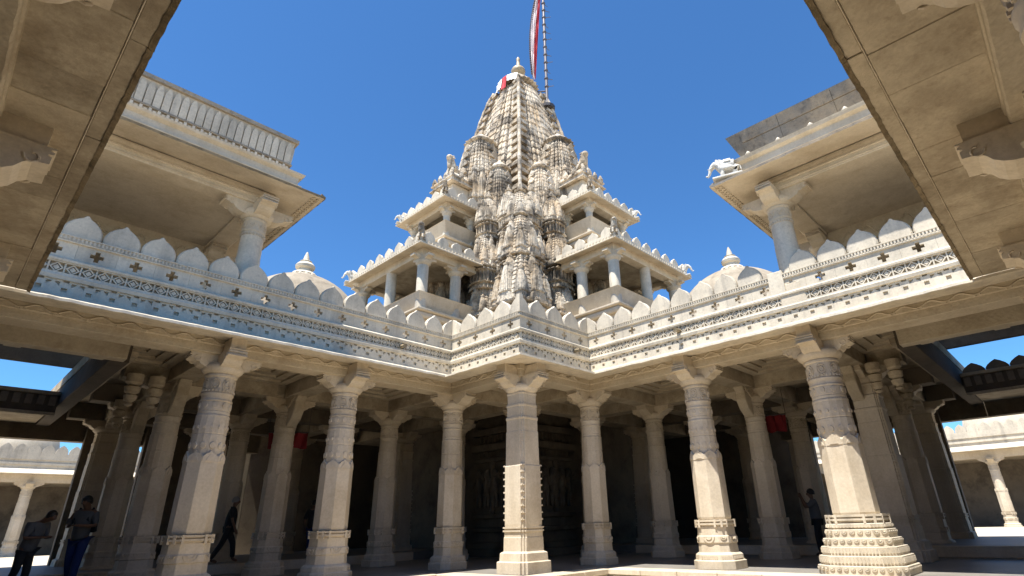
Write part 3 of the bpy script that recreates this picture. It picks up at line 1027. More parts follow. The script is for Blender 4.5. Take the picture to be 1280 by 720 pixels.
# pendant brackets (multi-tiered) seen on the dark pillars of both side halls
def pendants(T, lab):
    t = thing("carved_strut", lab, "strut", "carved struts beside the hall pillars")
    for (x, y) in ((3.2, 15.6), (3.2, 19.0), (2.75, 15.6)):
        b = MB(T)
        b.lathe([(0.05, 2.75), (0.09, 2.79), (0.05, 2.84), (0.12, 2.89), (0.14, 2.99), (0.08, 3.02), (0.15, 3.07), (0.17, 3.19), (0.10, 3.23), (0.17, 3.3), (0.17, 3.49)], 12, x, y)
        b.build("pendant", 'carved', t, smooth=40)
    for (x, y) in ((3.72, 15.5), (3.72, 18.9), (6.6, 15.5)):
        b = MB(T)
        b.prism([(0, 2.65), (0.28, 2.85), (0.42, 3.1), (0.40, 3.3), (0.5, 3.48), (0, 3.48)], lambda p: (x - 0.14, y + 0.25 - p[0], p[1]), lambda p: (x + 0.14, y + 0.25 - p[0], p[1]))
        b.build("curved_arm", 'carved', t, bevel=0.02)
pendants(None, "carved pendant struts under the left hall's beams")
pendants(SWAP, "carved pendant struts under the right hall's beams")

# ------------------------------------------------------------------ pavilions on the wing roofs
def pav_column(b_, t, x, y, T):
    pass
def rect(x0, y0, x1, y1, p, z):
    return [(x0 - p, y0 - p, z), (x1 + p, y0 - p, z), (x1 + p, y1 + p, z), (x0 - p, y1 + p, z)]
PARM = arm_mesh(0.78, 0.36, 2.70, 3.02)
def pav_pillar_meshes():
    a = MB()
    a.rings([octo(0.36, 0.1, 0), octo(0.36, 0.1, 0.3), octo(0.30, 0.12, 0.34), octo(0.30, 0.12, 0.6)])
    s = MB()
    s.lathe([(0.262, 0.6), (0.262, 1.6), (0.255, 1.62), (0.245, 2.28)], 24)
    c = MB()
    c.lathe([(0.25, 2.28), (0.262, 2.30), (0.262, 2.34), (0.25, 2.36), (0.25, 2.58), (0.268, 2.60), (0.268, 2.635), (0.25, 2.65)], 24)
    for q in range(9):
        a_ = q * 2 * PI / 9
        for sg in (-1, 1):
            c.tube([(0.252 * math.cos(a_ + sg * 0.055 * t), 0.252 * math.sin(a_ + sg * 0.055 * t), 2.38 + 0.045 * t - 0.004 * t * t) for t in range(5)], 0.016, 4)
    for q in range(24):
        a_ = q * 2 * PI / 24
        c.box(0.26 * math.cos(a_) - 0.015, 0.26 * math.sin(a_) - 0.015, 2.19, 0.26 * math.cos(a_) + 0.015, 0.26 * math.sin(a_) + 0.015, 2.25)
    k = MB()
    k.lathe([(0.25, 2.64), (0.31, 2.67), (0.37, 2.73), (0.38, 2.76), (0.38, 2.80), (0.34, 2.81), (0.34, 2.86)], 28)
    return a.mesh("base", 0.01), s.mesh("shaft", 0, 40), c.mesh("carved_band", 0, 40), k.mesh("capital", 0, 35)
PP = pav_pillar_meshes()
def pavilion(T, lab, ax, ay, left):
    """corner column at (ax, ay) in the left frame (roof runs to -x and +y)"""
    t = thing("roof_pavilion", lab, "pavilion", "pillared pavilions on the wing roofs")
    x1, y0 = ax, ay
    x0, y1 = -4.6, ay + 6.6
    zb = 4.25
    for (cx, cy) in ((x1, y0), (x1, y0 + 3.3), (x1, y1), (-0.7, y0), (-0.7, y0 + 3.3), (-0.7, y1)):
        w = T((cx, cy, zb)) if T else (cx, cy, zb)
        col = link("column", PP[1], 'white', t, loc=w)
        link("base", PP[0], 'cream', col, loc=(0, 0, 0))
        link("carved_band", PP[2], 'cream', col, loc=(0, 0, 0))
        link("capital", PP[3], 'cream', col, loc=(0, 0, 0))
        for a_ in range(4):
            link("bracket", PARM, 'cream', col, loc=(0, 0, 0), rotz=a_ * PI / 2)
    Zb = 7.27
    for (a0, b0, a1, b1) in ((x0, y0 - 0.24, x1 + 0.24, y0 + 0.24), (x1 - 0.24, y0 + 0.241, x1 + 0.24, y1 + 0.24), (x0, y1 - 0.24, x1 - 0.241, y1 + 0.24), (-0.94, y0 + 0.241, -0.46, y1 - 0.241)):
        MB(T).box(a0, b0, Zb, a1, b1, 7.66).build("beam", 'cream', t, bevel=0.012)
    MB(T).box(x0, y0 + 3.3 - 0.24, 6.75, x1 - 0.241, y0 + 3.3 + 0.24, 7.659).build("inner_beam", 'carved', t, bevel=0.012)
    MB(T).box(x0, y1 - 0.1, 4.3, x1 - 0.9, y1 + 0.1, Zb - 0.003).build("back_wall", 'dark', t)
    MB(T).box(x0, y0 + 3.3 - 0.1, 4.3, -0.6, y0 + 3.3 + 0.1, 6.746).build("screen_wall", 'dark', t)
    # small offset fillet on the beam faces
    MB(T).rings([rect(x0, y0, x1, y1, 0.262, 7.50), rect(x0, y0, x1, y1, 0.262, 7.60)]).build("beam_fillet", 'carved', t)
    MB(T).rings([rect(x0, y0, x1, y1, 0.256, 7.31), rect(x0, y0, x1, y1, 0.270, 7.325), rect(x0, y0, x1, y1, 0.256, 7.345)]).build("beam_bead", 'cream', t)
    MB(T).rings([rect(x0, y0, x1, y1, 0.256, 7.43), rect(x0, y0, x1, y1, 0.274, 7.445), rect(x0, y0, x1, y1, 0.256, 7.46)]).build("beam_bead", 'cream', t)
    # ceiling slabs
    xx = x1 - 0.24
    while xx > x0 + 0.3:
        w = 0.92
        b = MB(T)
        b.box(xx - w + 0.008, y0 + 0.24, 7.60 + rnd.uniform(-0.01, 0.01), xx - 0.008, y1 - 0.24, 7.78)
        b.build("ceiling_slab", 'tan', t, bevel=0.014)
        xx -= w
    b = MB(T)
    vine(b, x0, x1 - 0.4, lambda p: (p[0], y0 + 3.06 - p[1], p[2]), 6.82, 7.2)
    b.build("vine_frieze", 'carved', t, kind='stuff')
    # sloping eave
    OV = 1.12
    b = MB(T)
    n_ = 1
    b.rings([rect(x0, y0, x1, y1, 0.255, 7.66), rect(x0, y0, x1, y1, 0.70, 7.60), rect(x0, y0, x1, y1, OV - 0.1, 7.555), rect(x0, y0, x1, y1, OV - 0.09, 7.535), rect(x0, y0, x1, y1, OV, 7.53),
             rect(x0, y0, x1, y1, OV, 7.575), rect(x0, y0, x1, y1, 0.62, 7.86), rect(x0, y0, x1, y1, 0.3, 7.86)], False, False)
    b.build("eave", 'cream', t)
    b = MB(T)
    q = y0 - OV + 0.15
    while q < y1:
        b.box(x1 + OV - 0.23, q, 7.545, x1 + OV - 0.16, q + 0.07, 7.60)
        b.box(x1 + OV - 0.13, q + 0.03, 7.53, x1 + OV - 0.08, q + 0.09, 7.58)
        q += 0.13
    b.build("eave_beading", 'carved', t, kind='stuff')
    # weathered dark drip along the edge
    b = MB(T)
    for side in range(2):
        L0, L1 = (x0 - OV, x1 + OV) if side == 0 else (y0 - OV, y1 + OV)
        n_ = int((L1 - L0) / 0.12)
        rr = []
        for k in range(n_ + 1):
            s = L0 + (L1 - L0) * k / n_
            j = rnd.uniform(-0.02, 0.01)
            q = [(OV + 0.004, 7.525 + j * 0.5), (OV + 0.012, 7.58), (OV - 0.10, 7.645), (OV - 0.10, 7.60)]
            rr.append([(s, y0 - p, z) if side == 0 else (x1 + p, s, z) for p, z in q])
        b.rings(rr)
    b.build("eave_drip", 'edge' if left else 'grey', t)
    # upper mouldings
    b = MB(T)
    b.rings([rect(x0, y0, x1, y1, 0.64, 7.84), rect(x0, y0, x1, y1, 0.68, 7.90), rect(x0, y0, x1, y1, 0.60, 7.93), rect(x0, y0, x1, y1, 0.60, 8.13), rect(x0, y0, x1, y1, 0.70, 8.18),
             rect(x0, y0, x1, y1, 0.72, 8.23), rect(x0, y0, x1, y1, 0.40, 8.25)], False, True)
    b.build("upper_cornice", 'cream', t)
    if left:
        m = MB(T)
        m.rings([rect(x0, y0, x1, y1, 0.36, 8.24), rect(x0, y0, x1, y1, 0.38, 8.70), rect(x0, y0, x1, y1, 0.43, 9.22), rect(x0, y0, x1, y1, 0.2, 9.22), rect(x0, y0, x1, y1, 0.1, 8.3)], False, False)
        m.build("parapet_core", 'lattice_back', t)
        m = MB(T)
        for (p, z0, z1) in ((0.42, 8.25, 8.34), (0.44, 8.52, 8.56), (0.50, 9.20, 9.30)):
            m.rings([rect(x0, y0, x1, y1, p, z0), rect(x0, y0, x1, y1, p, z1)])
        m.build("parapet_rail", 'grey', t)
        # arched panels, one by one
        pw = 0.168
        half = [(0.46, 0.0), (0.46, 0.62), (0.38, 0.80), (0.2, 0.94), (0.0, 1.0)]
        poly = [(x, z) for x, z in half] + [(-x, z) for x, z in reversed(half[:-1])]
        def panel_mesh(Tf):
            m = MB(Tf)
            m.prism(poly, lambda p: (p[0] * pw, 0.0, p[1] * 0.60), lambda p: (p[0] * pw * 0.93, 0.05, p[1] * 0.58))
            return m.mesh("arched_panel")
        pmA = panel_mesh(lambda p: (p[0], -p[1] - 0.07 * p[2], p[2]))
        pmB = panel_mesh(lambda p: (p[1] + 0.07 * p[2], p[0], p[2]))
        s = x1 + 0.40 - pw / 2 - 0.02
        while s > x0:
            link("arched_panel", pmA, 'white', t, loc=(s, y0 - 0.375, 8.575))
            s -= pw
        s = y0 - 0.40 + pw / 2
        while s < y1:
            link("arched_panel", pmB, 'white', t, loc=(x1 + 0.375, s, 8.575))
            s += pw
        m = MB(T)
        s = x1 + 0.36
        k = 0
        while s > x0:
            m.box(s - 0.055, y0 - 0.43, 8.36 + 0.05 * (k % 2), s, y0 - 0.36, 8.46 + 0.05 * (k % 2))
            s -= 0.085
            k += 1
        m.build("key_band", 'white', t, kind='stuff')
    else:
        m = MB(T)
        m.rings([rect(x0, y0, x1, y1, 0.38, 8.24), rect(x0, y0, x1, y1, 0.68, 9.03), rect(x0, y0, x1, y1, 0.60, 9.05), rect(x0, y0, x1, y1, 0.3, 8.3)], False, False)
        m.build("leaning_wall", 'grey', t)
        s = x1 + 0.3
        while s > x0:
            w = rnd.uniform(0.7, 1.3)
            m = MB(T)
            for (z0, z1, d0) in ((8.30, 8.72, 0.02), (8.735, 9.0, 0.035)):
                e = max(s - w, x0)
                pa = lambda z: y0 - 0.38 - (z - 8.24) * 0.3797
                m.rings([[(s - 0.006, pa(z0) - d0, z0), (e + 0.006, pa(z0) - d0, z0), (e + 0.006, pa(z0) + 0.05, z0), (s - 0.006, pa(z0) + 0.05, z0)],
                         [(s - 0.006, pa(z1) - d0, z1), (e + 0.006, pa(z1) - d0, z1), (e + 0.006, pa(z1) + 0.05, z1), (s - 0.006, pa(z1) + 0.05, z1)]])
            m.build("leaning_slab", 'grey', t)
            s -= w
        m = MB(T)
        m.rings([rect(x0, y0, x1, y1, 0.72, 8.232), rect(x0, y0, x1, y1, 0.74, 8.27), rect(x0, y0, x1, y1, 0.6, 8.275)], False, True)
        m.build("white_coping", 'white', t)
        for k in range(6):
            s = x1 + 0.2 - k * 0.75
            m = MB(T)
            m.lathe([(0.07, 8.27), (0.075, 8.31), (0.04, 8.35), (0.01, 8.39)], 10, s, y0 - 0.66)
            m.build("coping_knob", 'white', t)
    return t
pavL = pavilion(None, "pillared roof pavilion on the left wing with arched panels along its parapet", 3.82, 12.88, True)
pavR = pavilion(SWAP, "pillared roof pavilion on the right wing topped by a leaning grey stone wall", 3.66, 12.55, False)

# ------------------------------------------------------------------ organic shapes (statues, people)
def skin_mesh(name, verts, edges, radii, sub=1):
    me = bpy.data.meshes.new(name)
    me.from_pydata(verts, edges, [])
    o = bpy.data.objects.new(name, me)
    COL.objects.link(o)
    md = o.modifiers.new("s", 'SKIN')
    md.use_smooth_shade = True
    for i, r in enumerate(radii):
        sv = me.skin_vertices[0].data[i]
        sv.radius = (r, r) if not isinstance(r, tuple) else r
        sv.use_root = (i == 0)
    ms = o.modifiers.new("u", 'SUBSURF')
    ms.levels = sub
    ms.render_levels = sub
    dg = bpy.context.evaluated_depsgraph_get()
    out = bpy.data.meshes.new_from_object(o.evaluated_get(dg))
    bpy.data.objects.remove(o)
    out.name = name
    for p in out.polygons:
        p.use_smooth = True
    return out

def elephant_mesh():
    v = [(0, 0, 0.62), (0.28, 0, 0.64), (-0.28, 0, 0.60), (0.5, 0, 0.80), (0.62, 0, 0.86), (0.80, 0, 0.66), (0.86, 0, 0.42), (0.95, 0, 0.28), (1.05, 0, 0.34)]
    e = [(0, 1), (0, 2), (1, 3), (3, 4), (4, 5), (5, 6), (6, 7), (7, 8)]
    r = [0.30, 0.27, 0.26, 0.19, 0.20, 0.10, 0.07, 0.055, 0.04]
    for (x, y, src) in ((0.27, 0.16, 1), (0.27, -0.16, 1), (-0.30, 0.16, 2), (-0.30, -0.16, 2)):
        b = len(v)
        v += [(x, y, 0.34), (x + 0.02, y, 0.0)]
        e += [(src, b), (b, b + 1)]
        r += [0.11, 0.10]
    b = len(v)
    v += [(-0.52, 0, 0.5), (-0.56, 0, 0.25)]
    e += [(2, b), (b, b + 1)]
    r += [0.04, 0.03]
    return skin_mesh("body", v, e, r, 2)
EM = elephant_mesh()
def ear_mesh():
    m = MB()
    for sg in (-1, 1):
        m.prism([(0.52, 0.98), (0.40, 0.92), (0.36, 0.72), (0.44, 0.60), (0.54, 0.70)], lambda p: (p[0], sg * 0.17, p[1]), lambda p: (p[0] - 0.04, sg * 0.25, p[1]))
    m.tube([(0.68, 0.10, 0.70), (0.82, 0.14, 0.58), (0.92, 0.15, 0.60)], [0.03, 0.025, 0.01], 6)
    m.tube([(0.68, -0.10, 0.70), (0.82, -0.14, 0.58), (0.92, -0.15, 0.60)], [0.03, 0.025, 0.01], 6)
    return m.mesh("ears")
EARM = ear_mesh()
def saddle_mesh():
    m = MB()
    m.rings([[(0.16, 0.31, 0.72), (0.16, 0.18, 0.93), (0.16, -0.18, 0.93), (0.16, -0.31, 0.72)], [(-0.18, 0.31, 0.70), (-0.18, 0.18, 0.92), (-0.18, -0.18, 0.92), (-0.18, -0.31, 0.70)]])
    m.box(-0.6, -0.32, -0.08, 0.75, 0.32, 0.015)
    return m.mesh("saddle_cloth", 0.02)
SADM = saddle_mesh()
def elephant(x, y, z, rot, s, label):
    t = thing("elephant_statue", label, "statue", "elephant statues on the eave corners", (x, y, z), world=False)
    t.rotation_euler = (0, 0, rot)
    t.scale = (s, s, s)
    link("body", EM, 'statue', t, loc=(0, 0, 0))
    link("ears", EARM, 'statue', t, loc=(0, 0, 0))
    link("saddle_cloth", SADM, 'statue', t, loc=(0, 0, 0))
    return t
def lion_mesh():
    v = [(0, 0, 0.35), (0.2, 0, 0.55), (0.3, 0, 0.78), (0.40, 0, 0.92), (0.55, 0, 0.88), (-0.2, 0, 0.25)]
    e = [(0, 1), (1, 2), (2, 3), (3, 4), (0, 5)]
    r = [0.20, 0.19, 0.17, 0.17, 0.09, 0.19]
    for (x, y, src) in ((0.3, 0.12, 1), (0.3, -0.12, 1), (-0.05, 0.18, 5), (-0.05, -0.18, 5)):
        b = len(v)
        v += [(x, y, 0.25), (x + 0.08, y, 0.0)]
        e += [(src, b), (b, b + 1)]
        r += [0.07, 0.07]
    return skin_mesh("body", v, e, r, 2)
LM = lion_mesh()
def mane_mesh():
    m = MB()
    for k in range(9):
        a_ = 2 * PI * k / 9
        m.tube([(0.32, 0.13 * math.cos(a_), 0.86 + 0.13 * math.sin(a_)), (0.24, 0.2 * math.cos(a_), 0.86 + 0.2 * math.sin(a_))], [0.05, 0.02], 5)
    m.tube([(-0.34, 0, 0.2), (-0.46, 0, 0.45), (-0.36, 0, 0.65)], [0.04, 0.035, 0.05], 6)
    return m.mesh("mane")
MAN = mane_mesh()
def lion(x, y, z, rot, s, label):
    t = thing("lion_statue", label, "statue", "lion statues on the balcony roofs", (x, y, z), world=False)
    t.rotation_euler = (0, 0, rot)
    t.scale = (s, s, s)
    link("body", LM, 'tower', t, loc=(0, 0, 0))
    link("mane", MAN, 'tower', t, loc=(0, 0, 0))
    return t

# right pavilion elephant at its eave corner
elephant(11.74, 4.36, 7.80, PI * 0.60, 0.53, "largest white elephant statue, on the right pavilion's eave corner")

# ------------------------------------------------------------------ tower
def plan(a, z, cx, cy, det=True):
    if det:
        O = [(1.0, 0.0), (1.0, 0.14), (0.965, 0.14), (0.965, 0.25), (0.87, 0.25), (0.87, 0.30), (0.945, 0.30), (0.945, 0.40), (0.92, 0.40), (0.92, 0.49), (0.78, 0.49), (0.78, 0.54), (0.88, 0.54), (0.88, 0.69), (0.72, 0.69), (0.72, 0.735), (0.80, 0.735), (0.80, 0.80)]
    else:
        O = [(1.0, 0.0), (1.0, 0.27), (0.88, 0.27), (0.88, 0.33), (0.94, 0.33), (0.94, 0.56), (0.80, 0.56), (0.80, 0.62), (0.83, 0.62), (0.83, 0.83)]
    Q = O + [(y, x) for x, y in reversed(O[1:-1])]
    out = []
    for k in range(4):
        ca, sa = [(1, 0), (0, 1), (-1, 0), (0, -1)][k]
        out += [(cx + a * (x * ca - y * sa), cy + a * (x * sa + y * ca), z) for x, y in Q]
    return out
def interp(tab, z):
    for (z0, a0), (z1, a1) in zip(tab, tab[1:]):
        if z <= z1:
            return a0 + (a1 - a0) * (z - z0) / (z1 - z0)
    return tab[-1][1]
def spire_mesh(tab, step, det, cx=0, cy=0, groove=0.972):
    m = MB()
    z, zt = tab[0][0], tab[-1][0]
    rs = []
    while z < zt - 1e-6:
        z2 = min(z + step, zt)
        a0, a1 = interp(tab, z), interp(tab, z2)
        h = z2 - z
        rs += [plan(a0 * groove, z, cx, cy, det), plan(a0 * groove, z + 0.18 * h, cx, cy, det), plan(a0, z + 0.22 * h, cx, cy, det), plan((a0 + a1) / 2 * 1.0, z + 0.75 * h, cx, cy, det), plan(a1 * 0.985, z2 - 0.001, cx, cy, det)]
        z = z2
    m.rings(rs)
    return m
def amalaka(m, r, z, h, cx=0, cy=0, ribs=20):
    rs = []
    for q in range(9):
        t = q / 8
        k = math.sin(PI * (0.12 + 0.76 * t))
        rs.append([(cx + r * k * (1 + (0.05 if i % 2 else -0.04)) * math.cos(PI * i / ribs), cy + r * k * (1 + (0.05 if i % 2 else -0.04)) * math.sin(PI * i / ribs), z + h * t) for i in range(ribs * 2)])
    m.rings(rs)
def kalasha(m, r, z, h, cx=0, cy=0, n_=16):
    m.lathe([(r * 0.55, z), (r * 0.75, z + 0.06 * h), (r * 0.5, z + 0.10 * h), (r * 0.9, z + 0.2 * h), (r, z + 0.30 * h), (r * 0.85, z + 0.40 * h), (r * 0.4, z + 0.47 * h), (r * 0.5, z + 0.50 * h), (r * 0.28, z + 0.55 * h), (r * 0.22, z + 0.8 * h), (r * 0.27, z + 0.9 * h), (r * 0.05, z + h)], n_, cx, cy)

# generic small spire (unit: half width 1, height 4)
def spirelet_mesh():
    m = MB()
    # moulded drum
    pr = [(0.0, 1.0), (0.12, 1.0), (0.13, 0.86), (0.30, 0.86), (0.32, 1.02), (0.38, 1.06), (0.42, 0.98), (0.44, 0.82), (0.95, 0.82), (0.97, 0.95), (1.03, 1.08), (1.08, 1.05), (1.10, 0.88), (1.18, 0.88), (1.20, 1.12), (1.27, 1.16), (1.33, 1.02)]
    m.rings([plan(a, z, 0, 0, False) for z, a in pr])
    tab = [(1.33, 0.95), (1.8, 0.90), (2.3, 0.78), (2.8, 0.58), (3.15, 0.40), (3.35, 0.28)]
    z = 1.33
    rs = []
    while z < 3.33:
        z2 = z + 0.167
        a0, a1 = interp(tab, z), interp(tab, z2)
        rs += [plan(a0 * 0.965, z, 0, 0, False), plan(a0 * 0.965, z + 0.04, 0, 0, False), plan(a0, z + 0.045, 0, 0, False), plan(a1, z2 - 0.005, 0, 0, False)]
        z = z2
    m.rings(rs)
    # chaitya crest on each face, with a pilaster figure below
    for k in range(4):
        ca, sa = [(1, 0), (0, 1), (-1, 0), (0, -1)][k]
        def R(x, y, z):
            return (x * ca - y * sa, x * sa + y * ca, z)
        for (w, z0, h, d) in ((0.42, 1.30, 0.55, 1.02), (0.26, 1.62, 0.42, 1.0)):
            poly = [(-w, 0), (w, 0), (w * 0.8, h * 0.45), (w * 0.35, h * 0.62), (0, h), (-w * 0.35, h * 0.62), (-w * 0.8, h * 0.45)]
            m.prism(poly, lambda p: R(0.78, p[0], z0 + p[1]), lambda p: R(d, p[0], z0 + p[1]))
        for s in (-0.5, -0.17, 0.17, 0.5):
            c = [R(0.80, s - 0.06, 0), R(0.93, s - 0.06, 0), R(0.93, s + 0.06, 0), R(0.80, s + 0.06, 0)]
            m.rings([[(x, y, 0.44) for x, y, _ in c], [(x, y, 0.95) for x, y, _ in c]])
    def mini(cx, cy, z, w, h):
        prof = [(0, 1.0), (0.06, 1.0), (0.07, 0.85), (0.2, 0.85), (0.22, 1.05), (0.27, 1.05), (0.28, 0.92), (0.5, 0.86), (0.51, 0.82), (0.7, 0.66), (0.71, 0.62), (0.86, 0.40), (0.87, 0.5), (0.91, 0.5), (0.92, 0.2), (1.0, 0.04)]
        m.rings([plan(w * a, z + h * t, cx, cy, False) for t, a in prof])
    for k in range(4):
        ca, sa = [(1, 0), (0, 1), (-1, 0), (0, -1)][k]
        mini(0.80 * ca, 0.80 * sa, 1.28, 0.30, 1.55)
        mini(0.66 * ca, 0.66 * sa, 2.1, 0.24, 1.0)
        mini(0.68 * (ca - sa), 0.68 * (ca + sa), 1.25, 0.25, 1.25)
    amalaka(m, 0.42, 3.33, 0.20, ribs=12)
    kalasha(m, 0.2, 3.5, 0.5, n_=10)
    return m.mesh("spirelet", jitter=0.007)
SPM = spirelet_mesh()

def urus_mesh():
    """engaged half spire, unit half width 1, height 6, topped by a ribbed disc; front with a stacked chevron band"""
    m = MB()
    pr = [(0.0, 1.02), (0.1, 1.02), (0.12, 0.9), (0.4, 0.9), (0.42, 1.05), (0.52, 1.1), (0.58, 0.96)]
    m.rings([plan(a, z, 0, 0, True) for z, a in pr])
    tab = [(0.58, 0.98), (1.6, 1.0), (2.8, 0.96), (3.8, 0.88), (4.6, 0.77), (5.2, 0.64), (5.45, 0.52)]
    z = 0.58
    rs = []
    while z < 5.43:
        z2 = z + 0.17
        a0, a1 = interp(tab, z), interp(tab, z2)
        rs += [plan(a0 * 0.95, z), plan(a0 * 0.95, z + 0.035), plan(a0, z + 0.04), plan(a1, z2 - 0.004)] if False else [plan(a0 * 0.985, z, 0, 0), plan(a0 * 0.985, z + 0.03, 0, 0), plan(a0, z + 0.04, 0, 0), plan(a1, z2 - 0.004, 0, 0)]
        z = z2
    m.rings(rs)
    for k in range(4):
        ca, sa = [(1, 0), (0, 1), (-1, 0), (0, -1)][k]
        def R(x, y, z):
            return (x * ca - y * sa, x * sa + y * ca, z)
        for s_ in (-0.62, 0.62):
            prof = [(0, 1.0), (0.05, 1.0), (0.06, 0.85), (0.2, 0.85), (0.21, 1.1), (0.26, 1.1), (0.27, 0.95), (0.6, 0.75), (0.85, 0.4), (0.86, 0.5), (0.91, 0.5), (1.0, 0.05)]
            cx_, cy_, _ = R(0.86, s_, 0)
            m.rings([plan(0.2 * a, 0.5 + 2.0 * t, cx_, cy_, False) for t, a in prof])
            cx_, cy_, _ = R(0.80, s_ * 0.95, 0)
            m.rings([plan(0.17 * a, 2.4 + 1.7 * t, cx_, cy_, False) for t, a in prof])
        z = 0.7
        while z < 5.1:
            a0 = interp(tab, z)
            w = 0.24 * a0
            poly = [(-w, 0), (w, 0), (w * 1.1, 0.1), (w * 0.5, 0.2), (0, 0.3), (-w * 0.5, 0.2), (-w * 1.1, 0.1)]
            m.prism(poly, lambda p: R(a0 * 0.9, p[0], z + p[1]), lambda p: R(a0 * 1.08, p[0], z + p[1]))
            z += 0.36
    amalaka(m, 0.68, 5.40, 0.20, ribs=18)
    m.lathe([(0.5, 5.58), (0.55, 5.64), (0.42, 5.78), (0.2, 5.9), (0.16, 5.98), (0.02, 6.1)], 14)
    return m.mesh("half_spire", jitter=0.010)
URM = urus_mesh()

tw = thing("temple_tower", "tall weathered marble temple tower covered in clustered carved spires", "tower", loc=(CT, CT, 0), world=False)
MAIN = [(7.5, 4.55), (11, 4.4), (14, 4.0), (17, 3.45), (20.3, 2.72), (23, 2.10), (24.4, 1.80), (25.6, 1.48), (26.3, 1.27), (26.7, 1.05)]
link("main_spire", spire_mesh(MAIN, 0.55, True, groove=0.988).mesh("main_spire", jitter=0.012), 'tower', tw, loc=(0, 0, 0))
b = MB()
for z0, z1, a in ((4.2, 5.4, 6.1), (5.4, 5.7, 6.25), (5.7, 6.9, 5.9), (6.9, 7.2, 6.15), (7.2, 7.55, 5.8)):
    b.rings([plan(a, z0, 0, 0), plan(a, z1 - 0.002, 0, 0)])
b.build("tower_base", 'tower', tw)
# corner bands : stacked stepped blocks with a central roll
for (sx, sy) in ((-1, -1), (-1, 1), (1, -1), (1, 1)):
    m = MB()
    z = 14.4
    while z < 26.4:
        a0 = interp(MAIN, z)
        c = 0.80 * a0
        for (w, dz, h) in ((0.42, 0.0, 0.16), (0.34, 0.16, 0.12), (0.26, 0.28, 0.12)):
            ww = w * (0.45 + 0.15 * a0)
            m.box(sx * c - ww, sy * c - ww, z + dz, sx * c + ww, sy * c + ww, z + dz + h)
        z += 0.62
    m.build("corner_band", 'tower', tw, kind=None)
    m = MB()
    pts = []
    z = 13.8
    while z < 26.9:
        a0 = interp(MAIN, z)
        c = 0.80 * a0 + 0.20 * (0.45 + 0.15 * a0) + 0.18
        pts.append((sx * c, sy * c, z))
        z += 0.4
    m.tube(pts, [0.095 if k % 2 else 0.125 for k in range(len(pts))], 8)
    m.build("corner_roll", 'tower', tw, smooth=50)
# neck, ribbed crown, kalasha
m = MB()
m.lathe([(1.02, 26.6), (0.98, 26.85)], 24)
amalaka(m, 1.34, 26.75, 0.46, ribs=26)
m.lathe([(1.12, 27.15), (1.0, 27.4), (0.7, 27.75), (0.5, 27.95), (0.4, 28.1)], 24)
m.build("ribbed_crown", 'tower', tw)
m = MB()
kalasha(m, 0.5, 28.05, 1.9)
m.build("finial", 'brass', tw, smooth=50)
def sp(dx, dy, z, w, h, name="spirelet", me=None, jit=True):
    o = link(name, me or SPM, 'tower', tw, loc=(dx, dy, z))
    unit = 4.0 if (me or SPM) is SPM else 6.1
    o.scale = (w, w, h / unit)
    return o
faces = [lambda o_, s: (-o_, s), lambda o_, s: (s, -o_), lambda o_, s: (o_, s), lambda o_, s: (s, o_)]
for k, F in enumerate(faces):
    sp(*F(3.2, 0), 11.6, 1.45, 9.9, "half_spire", URM)
    for sg in (-1, 1):
        sp(*F(3.45, sg * 1.9), 10.6, 0.92, 7.9, "half_spire", URM)
    for sg in (-1, 1):
        # outer turrets stacked two high, dark intermediate ones
        sp(*F(5.1, sg * 2.65), 7.4, 0.72, 3.4)
        sp(*F(5.0, sg * 2.6), 9.9, 0.66, 3.6)
        sp(*F(4.75, sg * 2.5), 12.7, 0.55, 2.9)
        sp(*F(4.65, sg * 3.75), 8.0, 0.52, 3.2)
        sp(*F(4.55, sg * 3.7), 10.4, 0.50, 3.2)
        sp(*F(4.35, sg * 3.55), 12.8, 0.46, 2.9)
    sp(*F(5.4, 0), 8.0, 0.9, 4.5)
for (sx, sy) in ((-1, -1), (-1, 1), (1, -1), (1, 1)):
    sp(sx * 4.85, sy * 4.85, 6.9, 1.05, 5.2)
    sp(sx * 4.55, sy * 4.55, 9.6, 0.88, 4.4)
    sp(sx * 4.1, sy * 4.1, 12.0, 0.74, 3.6)
    for (ax, ay) in ((4.95, 4.1), (4.1, 4.95)):
        sp(sx * ax, sy * ay, 7.9, 0.55, 3.5)

